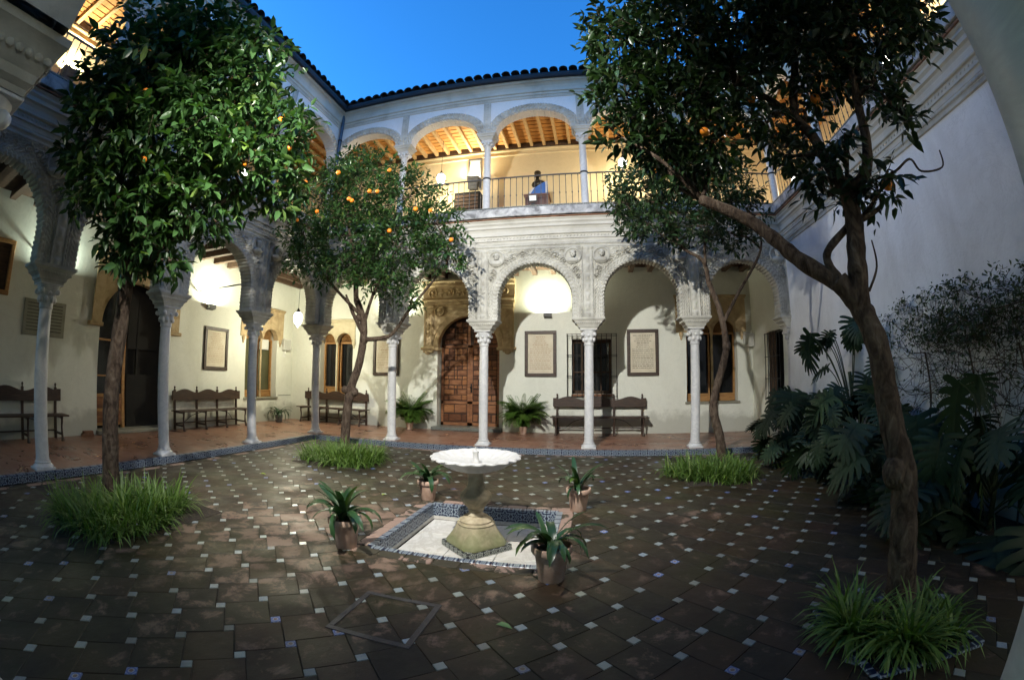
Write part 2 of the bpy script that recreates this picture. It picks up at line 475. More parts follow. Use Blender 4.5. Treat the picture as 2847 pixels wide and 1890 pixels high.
def inset_mat():
    m, t, b = newmat('painted_inset_tile')
    co = coords(t, 'Object')
    oi = node(t, 'ShaderNodeObjectInfo').outputs['Random']
    at = node(t, 'ShaderNodeAttribute'); at.attribute_name = 'tone'
    rn = math_(t, 'FRACT', math_(t, 'ADD', math_(t, 'MULTIPLY', oi, 5.7), at.outputs['Fac']))
    wp = coords(t, 'World')
    n = noise(t, wp, 95, 2, .5, 1.5)
    pale = ramp(t, rn, [(0, (.30, .34, .32)), (.35, (.38, .41, .37)), (.7, (.30, .36, .38)), (1, (.40, .40, .31))])
    ink = ramp(t, rn, [(0, (.14, .22, .36)), (.4, (.30, .40, .36)), (.7, (.12, .20, .42)), (1, (.42, .36, .14))])
    c1 = mix(t, ramp(t, n, [(.5, 0), (.6, .75)]), pale, ink)
    # some are saturated blue with a white ring and brown heart
    s = node(t, 'ShaderNodeSeparateXYZ'); t.links.new(co, s.inputs[0])
    r = math_(t, 'SQRT', math_(t, 'ADD', math_(t, 'MULTIPLY', s.outputs[0], s.outputs[0]), math_(t, 'MULTIPLY', s.outputs[1], s.outputs[1])))
    c2 = ramp(t, math_(t, 'MULTIPLY', r, 20), [(.0, (.25, .12, .06)), (.22, (.25, .12, .06)), (.30, (.5, .55, .6)), (.42, (.06, .12, .42)), (.6, (.10, .19, .52)), (.64, (.45, .5, .62)), (.72, (.07, .14, .46))])
    c2 = mix(t, ramp(t, n, [(.5, 0), (.65, .4)]), c2, (.45, .5, .6))
    isb = ramp(t, rn, [(.86, 0), (.87, 1)], 'LINEAR')
    c = mix(t, isb, c1, c2)
    c = mix(t, ramp(t, noise(t, wp, 5, 5), [(.42, 0), (.70, .55)]), c, (.12, .115, .08))
    c = mix(t, ramp(t, math_(t, 'FRACT', math_(t, 'MULTIPLY', rn, 13.7)), [(.3, .05), (1, .62)]), c, (.14, .135, .10))
    t.links.new(c, b.inputs['Base Color'])
    b.inputs['Roughness'].default_value = .3
    return m
m_inset = inset_mat()

def leafmat(name, c0, c1, c2, trans=.25, rough=.35, spec=.5):
    m, t, b = newmat(name)
    co = coords(t, 'World')
    at = node(t, 'ShaderNodeAttribute'); at.attribute_name = 'tone'
    oi = node(t, 'ShaderNodeObjectInfo').outputs['Random']
    rn = math_(t, 'FRACT', math_(t, 'ADD', math_(t, 'MULTIPLY', oi, 3.3), at.outputs['Fac']))
    c = ramp(t, rn, [(0, c0), (.5, c1), (.88, c1), (1, c2)])
    c = mix(t, ramp(t, noise(t, co, 5, 4), [(.35, .0), (.75, .5)]), c, [x * .6 for x in c0])
    t.links.new(c, b.inputs['Base Color'])
    b.inputs['Roughness'].default_value = rough
    b.inputs['Specular IOR Level'].default_value = spec
    tr = node(t, 'ShaderNodeBsdfTranslucent')
    t.links.new(mix(t, 1, c, (1.3, 1.5, .6), 'MULTIPLY'), tr.inputs[0])
    ms = node(t, 'ShaderNodeMixShader'); ms.inputs[0].default_value = trans
    t.links.new(b.outputs[0], ms.inputs[1]); t.links.new(tr.outputs[0], ms.inputs[2])
    t.links.new(ms.outputs[0], t.nodes['Material Output'].inputs[0])
    return m
m_leaf = leafmat('orange_leaf', (.022, .055, .016), (.048, .110, .030), (.15, .23, .05), .24, .36)
m_leaf_shade = leafmat('orange_leaf_shaded', (.016, .036, .014), (.028, .060, .020), (.07, .11, .03), .15, .35)  # darker leaf copy: backlit shade of the two right trees put into the colour
m_grass = leafmat('grass_blade', (.06, .12, .022), (.14, .24, .045), (.30, .38, .12), .28, .5)
m_cliv = leafmat('clivia_leaf', (.018, .050, .018), (.035, .085, .03), (.09, .16, .03), .15, .3)
m_fern = leafmat('fern_frond', (.05, .11, .016), (.095, .19, .03), (.16, .26, .05), .28, .5)
m_mon = leafmat('monstera_leaf', (.014, .030, .014), (.024, .05, .022), (.06, .10, .03), .12, .5, .3)
m_vine = leafmat('vine_leaf', (.04, .06, .03), (.07, .10, .05), (.11, .14, .07), .3, .6)
m_bark = mat('orange_bark', [(.32, (.030, .020, .014)), (.5, (.085, .060, .044)), (.62, (.12, .09, .066)), (.8, (.20, .165, .13))], 14, .9, 1.0, 30, .03, dist=1.4, spec=.15, stretch=(1, 1, .45))
m_stem = mat('green_stem', [(.3, (.03, .05, .02)), (.7, (.06, .08, .035))], 9, .7)
m_paper = mat('aged_paper', [(.3, (.56, .50, .38)), (.7, (.68, .62, .50))], 5, .7)
m_ink = mat('red_ink', [(.3, (.34, .20, .11)), (.7, (.44, .29, .17))], 25, .8)
m_ink2 = mat('grey_ink', [(.3, (.09, .085, .06)), (.7, (.15, .14, .11))], 25, .8)
m_greys = mat('grey_plaque_stone', [(.3, (.22, .22, .17)), (.7, (.32, .31, .25))], 6, .8)
m_glassd = mat('dark_glass', [(.3, (.008, .009, .010)), (.7, (.016, .018, .020))], 2, .08, spec=.6)
m_glassg = mat('green_glass', [(.3, (.07, .072, .035)), (.7, (.11, .11, .055))], 2, .25, spec=.5)

# ------------------------------------------------------------------ carved plates with an arched opening
def arch_plate(w, zb, zt, a, zs, rise, th, nt, nrr, hfn=None, scal=(0, 1), wl=None, band=0):
    """front plate at y=-th/2 (towards -y), opening half width a, springing zs, crown zs+rise; spans -w..w"""
    wl = w if wl is None else wl
    zl = list(np.linspace(zb, zs, max(2, int((zs - zb) / .02) if hfn else 3)))[:-1] if zs > zb + 1e-4 else []
    th0 = list(np.linspace(PI, 0, nt))
    th0 += [math.atan2(zt - zs, -wl), math.atan2(zt - zs, w)]
    th0 = sorted(th0, reverse=True)
    inner = []; outer = []; arc = []
    for z in zl: inner.append((-a, z)); outer.append((-wl, z))
    for q in th0:
        c, s_ = math.cos(q), math.sin(q)
        inner.append((a * c, zs + rise * s_))
        ww = w if c > 0 else wl
        k = min(ww / abs(c) if abs(c) > 1e-6 else 1e9, (zt - zs) / s_ if s_ > 1e-6 else 1e9)
        outer.append((c * k, zs + s_ * k))
    for z in reversed(zl): inner.append((a, z)); outer.append((w, z))
    I = np.array(inner); O = np.array(outer)
    seg = np.r_[0, np.cumsum(np.hypot(*np.diff(I, axis=0).T))]
    if scal[0]:
        dirv = (O - I) / np.maximum(1e-6, np.linalg.norm(O - I, axis=1))[:, None]
        I = I - dirv * (scal[0] * np.abs(np.cos(seg / scal[1] * PI)))[:, None] + dirv * scal[0]
    f = np.linspace(0, 1, nrr)
    X = I[:, None, :] * (1 - f)[None, :, None] + O[:, None, :] * f[None, :, None]
    d = np.linalg.norm(X - I[:, None, :], axis=2)
    S = np.repeat(seg[:, None], nrr, 1)
    H = hfn(X[..., 0], X[..., 1], d, S) if hfn is not None else np.zeros_like(d)
    P = np.stack([X[..., 0], -th / 2 - H, X[..., 1]], -1)
    g = G()
    g.grid(P, flip=True)
    if band:
        dm = (d[:-1, :-1] + d[1:, 1:]) / 2
        g.m[:dm.size] = (dm < band).astype(int).reshape(-1).tolist()
    B = np.stack([X[:, [0, -1], 0], np.full((len(I), 2), th / 2), X[:, [0, -1], 1]], -1)
    g.grid(B)
    k = 6 if hfn is not None else 2
    ys = np.linspace(0, 1, k)
    y0 = P[:, 0, 1]
    Sf = np.stack([np.stack([I[:, 0], y0 * (1 - t) + th / 2 * t, I[:, 1]], -1) for t in ys], 1)
    if hfn is not None:
        rel = .010 * np.cos(S[:, :1] * 90) * np.sin(ys * PI * 3)[None, :]
        cen = np.array([0, zs])
        dd = (I - cen) / np.linalg.norm(I - cen, axis=1)[:, None]
        Sf[..., 0] += dd[:, :1] * rel; Sf[..., 2] += dd[:, 1:] * rel
    g.grid(Sf)
    return g

def sm(a, b, x):
    t = np.clip((x - a) / (b - a), 0, 1)
    return t * t * (3 - 2 * t)

def lower_relief(wbay):
    def h(x, z, d, s):
        ax = np.abs(x)
        # archivolt: overlapping leaves along the opening, then a fillet
        leaf = .030 * np.abs(np.sin(PI * s / .075 + 2.0 * np.sin(d * 26))) * sm(.0, .02, d) * (1 - sm(.15, .17, d)) * (.55 + .45 * np.cos(d * 75) ** 2)
        fil = .030 * sm(.165, .172, d) * (1 - sm(.188, .196, d))
        # scrolling foliage of the spandrel
        u = x * 30 + 2.2 * np.sin(z * 19); v = z * 30 + 2.2 * np.sin(ax * 21)
        scr = .042 * sm(-.25, .45, np.sin(u) * np.sin(v) + .35 * np.sin(u * 2.3 + v)) * sm(.2, .215, d)
        scr2 = .014 * np.sin(x * 150 + 5 * np.sin(z * 70)) * np.sin(z * 150 + 4 * np.sin(x * 80)) * sm(.2, .215, d)
        cover = np.zeros_like(x)
        scr = scr * .35
        for cx_, cz_, R_, sg in ((0, 4.035, .105, 1), (.225, 4.04, .10, -1), (.43, 4.03, .10, 1), (.585, 3.90, .075, -1), (.845, 3.72, .080, 1), (.885, 3.565, .058, -1)):
            dx_ = ax - cx_; dz_ = z - cz_
            rr_ = np.hypot(dx_, dz_); th_ = np.arctan2(dz_, dx_)
            ins = (1 - sm(R_ * .92, R_, rr_))
            spir = .5 + .5 * np.cos(2 * PI * 1.9 * rr_ / R_ - sg * th_)
            ros = (1 - sm(.22 * R_, .30 * R_, rr_)) * (1.1 + .3 * np.cos(6 * th_))
            lob = 1 + .25 * np.cos(9 * th_) * sm(.6 * R_, .9 * R_, rr_)
            scr = scr * (1 - ins) + ins * .046 * np.maximum(sm(.35, .65, spir) * lob, ros)
            cover = np.maximum(cover, ins)
        scr = scr * sm(.2, .215, d); scr2 = scr2 * (1 - cover)
        base = leaf + fil + scr + scr2
        # pilaster strip on the column axis
        e = wbay / 2 - ax
        st = 1 - sm(.112, .118, e)
        rim = .026 * (sm(.085, .092, e)) * (1 - sm(.110, .116, e))
        can = .030 * np.abs(np.cos(z * 16)) * np.clip(1 - (e / (.035 + .03 * np.abs(np.sin(z * 16)))) ** 2, 0, 1)
        cap = .014 * (sm(2.86, 2.87, z) * 0 + (1 - sm(2.80, 2.83, z)))
        strip = .022 + rim + can + cap
        out = base * (1 - st) + strip * st
        frame = .012 * sm(4.13, 4.15, z)
        return out + frame
    return h

def upper_relief(x, z, d, s):
    band = 1 - sm(.20, .215, d)
    b = .022 + .034 * np.abs(np.sin(PI * s / .055)) * sm(.15, .16, d) * (1 - sm(.19, .2, d)) + .040 * np.abs(np.sin(PI * s / .10 + 2 * np.sin(d * 30))) * (1 - sm(.13, .14, d)) * sm(.01, .03, d)
    return band * b

BW = 2.14
lower_mesh = mesh('arch_wall', arch_plate(BW / 2, 2.72, 4.18, .745, 3.13, .745, .30, 230, 44, lower_relief(BW), (.026, .070)), m_stone, True, 60)
lower_plain = mesh('arch_wall_plain', arch_plate(BW / 2, 2.72, 4.18, .745, 3.13, .745, .30, 40, 3), m_stone, True, 30)
upper_mesh = mesh('upper_arch_wall', arch_plate(BW / 2, 7.09, 8.0, .845, 7.12, .51, .26, 150, 26, upper_relief, (.014, .06), band=.205), [m_wall2, m_stone], True, 50)

def half_end(zb, zt, th, x0, x1):
    return G().box(x0, x1, -th / 2, th / 2, zb, zt)

# ------------------------------------------------------------------ columns
def col_base():
    g = G()
    g.box(-.145, .145, -.145, .145, .115, .150, bev=.006)
    g.lathe([(.150, .150), (.152, .160), (.140, .178), (.118, .192), (.112, .205), (.118, .214), (.116, .226), (.104, .233)], 28)
    return g
def col_shaft(z0, z1, r):
    return G().lathe([(r * 1.06, z0), (r * 1.06, z0 + .02), (r, z0 + .05), (r * 1.01, (z0 + z1) / 2), (r * .95, z1 - .03), (r * 1.06, z1 - .022), (r * 1.08, z1 - .01), (r * 1.06, z1)], 28)
def capital(z0, r, hgt, w):
    g = G()
    n = 32
    prof = [(r, 0), (r * 1.0, .05 * hgt), (r * 1.10, .35 * hgt), (r * 1.30, .6 * hgt), (r * 1.55, .85 * hgt), (r * 1.62, hgt)]
    def fn(rr, z, a):
        k = z / hgt
        sq = 1 + .16 * k * abs(math.sin(2 * a)) ** 1.2
        return rr * sq * (1 + .07 * (1 - k) * abs(math.sin(4 * a)))
    g.lathe([(a, b + z0) for a, b in prof], n, fn=lambda rr, z, a: fn(rr, z - z0, a))
    for sx in (-1, 1):
        for sy in (-1, 1):
            c = Vector((sx * r * 1.28, sy * r * 1.28, z0 + .70 * hgt))
            M = Matrix.Translation(c) @ Matrix.Rotation(math.atan2(sy, sx), 4, 'Z') @ Matrix.Rotation(R(90), 4, 'X')
            g.lathe([(.012, -.026), (.030, -.026), (.038, -.018), (.038, .018), (.030, .026), (.012, .026)], 14, M=M)
    for q in range(4):
        a = q * PI / 2
        g.ball((math.cos(a) * r * 1.36, math.sin(a) * r * 1.36, z0 + .62 * hgt), .030, 6)
        for da in (-.42, .42):
            g.ball((math.cos(a + da) * r * 1.22, math.sin(a + da) * r * 1.22, z0 + .33 * hgt), .032, 6, sz=1.5)
    g.box(-w / 2, w / 2, -w / 2, w / 2, z0 + hgt, z0 + hgt + .018, bev=.004)
    return g
def abacus(z0, z1, w0, w1, d0, d1):
    g = G()
    H = z1 - z0
    st = [(0, .0), (.12, .03), (.2, .22), (.36, .26), (.44, .42), (.62, .62), (.68, .68), (.80, .88), (.84, 1.0), (1.0, 1.0)]
    rings = [((w0 + (w1 - w0) * k) / 2, (d0 + (d1 - d0) * k) / 2, z0 + H * t) for t, k in st]
    vs = []
    for a, b, z in rings: vs += [(-a, -b, z), (a, -b, z), (a, b, z), (-a, b, z)]
    fs = [(3, 2, 1, 0)]
    for i in range(len(rings) - 1):
        for k in range(4): fs.append((i * 4 + k, i * 4 + (k + 1) % 4, i * 4 + 4 + (k + 1) % 4, i * 4 + 4 + k))
    n = len(vs); fs.append((n - 4, n - 3, n - 2, n - 1))
    g.add(vs, fs)
    # egg row on the front and sides
    a, b, z = rings[5]
    for i in range(13):
        for sy in (-1, 1): g.ball((-a + (i + .5) * 2 * a / 13, sy * (b - .002), z - .012), .019, 5, sy=.55)
    for i in range(9):
        for sx in (-1, 1): g.ball((sx * (a - .002), -b + (i + .5) * 2 * b / 9, z - .012), .019, 5, sx=.55)
    return g
me_base = mesh('column_base', col_base(), m_marble, True, 50)
me_shaft = mesh('column_shaft', col_shaft(.233, 2.20, .094), m_marble, True, 50)
me_cap = mesh('capital', capital(2.20, .092, .27, .34), m_marble, True, 50)
me_aba = mesh('abacus', abacus(2.49, 2.722, .34, .66, .32, .46), m_stone, True, 30)
g = G(); g.box(-.13, .13, -.13, .13, 5.10, 5.13, bev=.005); g.lathe([(.135, 5.13), (.136, 5.14), (.115, 5.165), (.102, 5.18), (.104, 5.19), (.096, 5.205)], 24)
me_ubase = mesh('column_base', g, m_marble, True, 50)
me_ushaft = mesh('column_shaft', col_shaft(5.205, 6.80, .082), m_marble, True, 50)
me_ucap = mesh('capital', capital(6.80, .082, .12, .25), m_marble, True, 50)
me_uaba = mesh('abacus', abacus(6.935, 7.10, .27, .46, .27, .40), m_stone2, True, 30)
g = G(); g.lathe([(.088, 5.930), (.091, 5.935), (.091, 5.965), (.088, 5.970)], 20)
me_collar = mesh('collar', g, m_iron, True)

def add_column(parent, x, upper=False, lower=True):
    if lower:
        c = inst('column', me_shaft, parent, (x, 0, 0))
        inst('column_base', me_base, c); inst('capital', me_cap, c); inst('abacus', me_aba, c)
    if upper:
        c = inst('upper_column', me_ushaft, parent, (x, 0, 0))
        inst('column_base', me_ubase, c); inst('capital', me_ucap, c); inst('abacus', me_uaba, c); inst('collar', me_collar, c)

# medallion with a carved bust in relief
def medallion(kind):
    g = G()
    M = Matrix.Rotation(R(90), 4, 'X')
    g.lathe([(.001, .004), (.135, .004), (.142, .012), (.146, .034), (.160, .040), (.172, .034), (.178, .012), (.180, 0)], 36, M=M, cap=False)
    t = .35 if kind else -.1
    g.ball((0.005, -.050, .035), .066, 9, sx=.86, sy=.85, sz=1.18)           # head
    g.ball((.008 * (1 if kind else -1), -.104, .026), .017, 5, sz=1.6)         # nose
    g.ball((0, -.092, -.020), .024, 5, sx=1.2)                                 # chin
    g.ball((-.024, -.100, .052), .014, 4, sx=1.6, sz=.7); g.ball((.030, -.100, .052), .014, 4, sx=1.6, sz=.7)
    g.ball((0, -.030, .075), .062, 7, sy=.7, sz=.6)                           # hair
    if kind:
        for k in range(7): g.ball((-.055 + .018 * k, -.055, .088 - .010 * abs(k - 3)), .017, 5)
    else:
        g.ball((0, -.035, .085), .075, 7, sy=.55, sz=.35)
    g.tube([(0, -.03, -.015), (0, -.03, -.06)], [.030, .036], 10)              # neck
    g.ball((0, -.018, -.100), .125, 9, sy=.50, sz=.50)                        # shoulders
    return mesh('medallion', g, m_stone, True, 60)
me_med = [medallion(0), medallion(1)]

# ------------------------------------------------------------------ entablatures, roof, ceilings
LOW_PROF = [(-.15, 4.175), (-.175, 4.185), (-.175, 4.205), (-.16, 4.215), (-.16, 4.235), (-.16, 4.24)]
MID_PROF = [(-.165, 4.30), (-.172, 4.31), (-.172, 4.375), (-.195, 4.38), (-.195, 4.395), (-.185, 4.40), (-.185, 4.475), (-.215, 4.48), (-.222, 4.495), (-.208, 4.505),
            (-.206, 4.52), (-.212, 4.58), (-.232, 4.625), (-.262, 4.645), (-.262, 4.655), (-.250, 4.66), (-.255, 4.70), (-.285, 4.735), (-.285, 4.752), (-.270, 4.757), (-.275, 4.775), (-.30, 4.80), (-.30, 4.815)]
BRK_PROF = [(-.28, 4.815), (-.325, 4.818), (-.325, 4.842), (-.27, 4.845)]
LEDGE_PROF = [(-.27, 4.862), (-.345, 4.866), (-.352, 4.875), (-.352, 5.045), (-.345, 5.055), (-.33, 5.06), (-.20, 5.062), (.3, 5.062)]
UP_PROF = [(-.13, 7.998), (-.15, 8.005), (-.155, 8.03), (-.145, 8.035), (-.145, 8.075), (-.165, 8.082), (-.168, 8.10), (-.155, 8.105), (-.158, 8.15), (-.185, 8.16), (-.19, 8.18), (-.18, 8.19),
           (-.185, 8.25), (-.205, 8.32), (-.245, 8.37), (-.30, 8.395), (-.30, 8.42), (-.315, 8.425), (-.315, 8.44)]
EAVE_PROF = [(-.32, 8.442), (-.39, 8.448), (-.41, 8.50), (-.41, 8.56), (-.38, 8.575)]

def rope(x0, x1, y, z, r):
    n = int((x1 - x0) / .018)
    m = 9
    xs = np.linspace(x0, x1, n)
    a = np.linspace(PI * .35, PI * 1.65, m)
    rr = r * (1 + .30 * np.abs(np.sin(xs[:, None] * PI / .062 + a[None, :] * .6)))
    P = np.stack([np.repeat(xs[:, None], m, 1), y + rr * np.cos(a)[None, :], z + rr * np.sin(a)[None, :] * .9], -1)
    g = G(); g.grid(P)
    return g

def beads(x0, x1, y, z, r, per):
    g = G()
    n = int((x1 - x0) / per)
    for i in range(n): g.ball((x0 + (i + .5) * (x1 - x0) / n, y, z), r, 4, sy=.7)
    return g

rt_g = G()
for s_ in (0,):
    m_ = 11; L_ = 6
    P = np.zeros((L_, m_, 3)); Q = np.zeros((L_, m_, 3))
    for i in range(L_):
        for k in range(m_):
            a = PI * k / (m_ - 1); r = .104 - .012 * i / (L_ - 1)
            P[i, k] = (r * math.cos(a), i * .42 / (L_ - 1), r * math.sin(a) + .30 * i * .42 / (L_ - 1))
            Q[i, k] = ((r - .014) * math.cos(a), i * .42 / (L_ - 1), (r - .014) * math.sin(a) + .30 * i * .42 / (L_ - 1))
    rt_g.grid(P); rt_g.grid(Q, flip=True)
    E0 = np.stack([Q[0], P[0]], 0); rt_g.grid(E0)
me_rtile = mesh('roof_tile', rt_g, m_roof, True, 60)

g = G(); g.box(-.038, .038, 0.0, 1, -.12, 0)
me_rafter = mesh('rafter', g, m_rafter)
g = G(); g.box(-.06, .06, 0.0, 1, -.14, 0)
me_beam = mesh('ceiling_beam', g, m_beam)
g = G(); g.box(0, 1, .012, .166, 0, .02)
me_board = mesh('ceiling_board', g, m_board)
g = G(); g.lathe([(.009, 5.07), (.014, 5.075), (.014, 5.09), (.008, 5.10), (.0075, 5.47), (.012, 5.485), (.015, 5.50), (.012, 5.515), (.0075, 5.53), (.0075, 5.88), (.011, 5.90), (.011, 5.935)], 7)
me_bal = mesh('baluster', g, m_irong, True)
ledge_tile = mesh('edge_tile', G().box(-.068, .068, -.012, .012, 0, .028, bev=.003), m_azp)

def upper_storey(P, xs, depth, x0, x1, back=True, light_cols=True, detail=True, c0=None, c1=None):
    """upper gallery over column axes xs (local x), between x0 and x1"""
    for a, b in zip(xs[:-1], xs[1:]):
        o = inst('upper_arch_wall', upper_mesh, P, ((a + b) / 2, 0, 0), scale=(abs(b - a) / BW, 1, 1))
    for x in xs:
        if x0 - .05 <= x <= x1 + .05:
            g = G(); g.box(x - .085, x + .085, -.150, -.128, 7.12, 7.997)
            for k in range(11): g.box(x - .028, x + .028, -.162, -.149, 7.20 + k * .072, 7.235 + k * .072, bev=.008)
            g.box(x - .078, x - .062, -.158, -.149, 7.13, 7.99); g.box(x + .062, x + .078, -.158, -.149, 7.13, 7.99)
            obj('pilaster_strip', g, m_stone, P)
    obj('upper_cornice', G().sweep(UP_PROF, x0, x1), m_stone2, P)
    if detail: tag(obj('bead_moulding', beads(x0 + .3, x1, -.148, 8.055, .016, .055), m_stone2, P, True, 180), kind='stuff')
    obj('eave_board', G().sweep(EAVE_PROF, x0, x1), m_eave, P)
    c0 = x0 if c0 is None else c0; c1 = x1 if c1 is None else c1
    n = int((x1 - x0) / .228)
    for i in range(n):
        inst('roof_tile', me_rtile, P, (x0 + (i + .5) * (x1 - x0) / n, -.44 + rnd.uniform(-.012, .012), 8.60 + rnd.uniform(-.006, .006)), (0, 0, rnd.uniform(-.03, .03)))
    g = G()
    g.add([(x0, -.40, 8.58), (x1, -.40, 8.58), (x1, depth + .4, 9.30), (x0, depth + .4, 9.30)], [(0, 1, 2, 3)])
    obj('roof', g, m_roof, P)
    # gallery floor slab, ceiling of boards over rafters
    obj('upper_floor', G().box(c0, c1, .30, depth + .1, 4.62, 5.06), m_terra, P)
    obj('ceiling_slab', G().box(c0, c1, -.12, depth + .2, 8.245, 8.43), m_beam, P)
    nb = int(depth / .186)
    for k in range(nb):
        inst('ceiling_board', me_board, P, (c0, .05 + k * .186, 8.222), scale=(c1 - c0, 1, 1))
    nf = int((c1 - c0) / .36)
    for i in range(nf):
        inst('rafter', me_rafter, P, (c0 + .18 + i * .36, -.1, 8.22), scale=(1, depth + .1, 1))
    if back:
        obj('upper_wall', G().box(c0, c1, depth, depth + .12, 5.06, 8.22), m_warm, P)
        g = G(); g.sweep([(depth, 7.86), (depth - .03, 7.88), (depth - .03, 7.90), (depth - .012, 7.91), (depth - .012, 7.99), (depth - .045, 8.03), (depth - .045, 8.06), (depth, 8.07)], c0, c1)
        obj('wall_moulding', g, m_warm, P)
        obj('wall_plate', G().box(c0, c1, depth - .06, depth, 8.085, 8.215), m_beam, P)
    # railing
    rl = obj('railing', G().box(x0, x1, -.017, .017, 5.935, 5.962, bev=.005), m_irong, P)
    for a, b in zip(xs[:-1], xs[1:]):
        k = 15
        for i in range(k):
            inst('baluster', me_bal, rl, (a + (i + 1) * (b - a) / (k + 1), 0, 0))
    n = int((x1 - x0) / .14)
    if detail:
        for i in range(n): inst('edge_tile', ledge_tile, P, (x0 + (i + .5) * .14, -.335, 5.062))

def entablature(P, x0, x1, detail=True):
    obj('architrave', G().sweep(LOW_PROF, x0, x1), m_stone, P)
    if detail: obj('rope_moulding', rope(x0, x1, -.155, 4.27, .024), m_stone, P, True, 180)
    g = G().sweep(MID_PROF, x0, x1); g.box(x0, x1, -.165, .15, 4.24, 4.30); g.box(x0, x1, -.13, .15, 4.18, 4.238)
    obj('lower_cornice', g, m_stone2, P)
    if detail: tag(obj('bead_moulding', beads(x0 + .2, x1, -.187, 4.437, .020, .07), m_stone2, P, True, 180), kind='stuff')
    obj('brick_course', G().sweep(BRK_PROF, x0, x1), m_brick, P)
    g = G().sweep(LEDGE_PROF, x0, x1); g.box(x0, x1, -.27, .3, 4.845, 4.862)
    obj('ledge', g, m_ledge, P)

def holed_wall(x0, x1, z0, z1, y, th, holes):
    """vertical wall in the xz plane with rectangular openings and their reveals"""
    xs = sorted({x0, x1, *[h[0] for h in holes], *[h[1] for h in holes]})
    zs = sorted({z0, z1, *[h[2] for h in holes], *[h[3] for h in holes]})
    g = G()
    for a, b in zip(xs[:-1], xs[1:]):
        for c, d in zip(zs[:-1], zs[1:]):
            mxx, mzz = (a + b) / 2, (c + d) / 2
            if any(h[0] < mxx < h[1] and h[2] < mzz < h[3] for h in holes): continue
            g.add([(a, y, c), (b, y, c), (b, y, d), (a, y, d)], [(0, 1, 2, 3)])
    for h in holes:
        a, b, c, d = h[:4]
        for q in (((a, c), (a, d)), ((a, d), (b, d)), ((b, d), (b, c)), ((b, c), (a, c))):
            (p, r), (s_, t) = q
            g.add([(p, y, r), (s_, y, t), (s_, y + th, t), (p, y + th, r)], [(0, 1, 2, 3)])
    g.add([(x0, y + th, z0), (x1, y + th, z0), (x1, y + th, z1), (x0, y + th, z1)], [(3, 2, 1, 0)])
    return g

def lattice(x0, x1, z0, z1, y, per=.035, r=.005):
    g = G()
    W, H = x1 - x0, z1 - z0
    k = -H
    while k < W:
        a0 = max(0, k); a1 = min(W, k + H)
        if a1 > a0 + .01:
            g.tube([(x0 + a0, y, z0 + a0 - k), (x0 + a1, y, z0 + a1 - k)], r, 4, cap=False)
            g.tube([(x1 - a0, y + .01, z0 + a0 - k), (x1 - a1, y + .01, z0 + a1 - k)], r, 4, cap=False)
        k += per
    return g

def bifora(P, xa, xb, z0, zs, y, mstone, pad=.10, ztop=3.2, bars=True, glass=None):
    """two-light window with a slender colonnette, wooden lattice in the heads; y is the wall face"""
    W = inst('window', mesh('window', G().box(xa, xb, y + .30, y + .32, z0, zs + .42), glass or m_glassd), P)
    xm = (xa + xb) / 2
    a = (xb - xa) / 4 - .028
    fr = G()
    for k in (-1, 1):
        cx = xm + k * (a + .028)
        q = arch_plate(a + .027, zs, zs + a + .10, a, zs, a, .16, 26, 4)
        fr.add([(v[0] + cx, v[1] + y + .055, v[2]) for v in q.v], q.f)
        rim = [(cx + (a + .012) * math.cos(t), y - .03, zs + (a + .012) * math.sin(t)) for t in np.linspace(0, PI, 22)]
        fr.tube(rim, .016, 6)
        rim = [(cx + (a + .055) * math.cos(t), y - .025, zs + (a + .055) * math.sin(t)) for t in np.linspace(.35, PI - .35, 18)]
        fr.tube(rim, .012, 6)
    fr.box(xa - pad, xa, y - .028, y + .02, zs + .0, ztop); fr.box(xb, xb + pad, y - .028, y + .02, zs + .0, ztop)
    fr.box(xa, xb, y - .022, y + .02, zs + a + .098, ztop - .06)
    fr.box(xa - pad - .02, xb + pad + .02, y - .05, y + .02, ztop - .06, ztop - .02, bev=.008); fr.box(xa - pad - .04, xb + pad + .04, y - .07, y + .02, ztop - .02, ztop + .03, bev=.01)
    for s_ in (xa - pad / 2, xb + pad / 2):
        fr.ball((s_, y - .02, zs - .04), .06, 6, sz=1.5, sy=.6); fr.ball((s_, y - .01, zs - .14), .035, 6, sz=1.6, sy=.6)
    obj('window_surround', fr, mstone, W, True, 40)
    c = G(); c.tube([(xm, y + .05, z0 + .10), (xm, y + .05, zs - .12)], [.034, .030], 14)
    c.lathe([(.05, 0), (.05, .03), (.036, .07), (.034, .10)], 14, (xm, y + .05, z0)); c.lathe([(.030, -.12), (.034, -.10), (.045, -.03), (.06, 0)], 14, (xm, y + .05, zs))
    obj('colonnette', c, mstone, W, True, 60)
    for cx in (xm - a - .028, xm + a + .028):
        obj('lattice', lattice(cx - a, cx + a, zs + .01, zs + a, y + .22), m_frame, W)
        q = G()
        q.box(cx - a - .005, cx - a + .035, y + .20, y + .27, z0, zs); q.box(cx + a - .035, cx + a + .005, y + .20, y + .27, z0, zs)
        q.box(cx - a, cx + a, y + .195, y + .275, zs - .035, zs + .012, bev=.004); q.box(cx - a, cx + a, y + .195, y + .275, z0 + .16, z0 + .20, bev=.004)
        q.box(cx - a, cx + a, y + .22, y + .27, z0, z0 + .16)
        obj('sash', q, m_frame, W)
    obj('sill', G().box(xa - .05, xb + .05, y - .05, y + .30, z0 - .05, z0, bev=.008), m_greys, W)
    return W

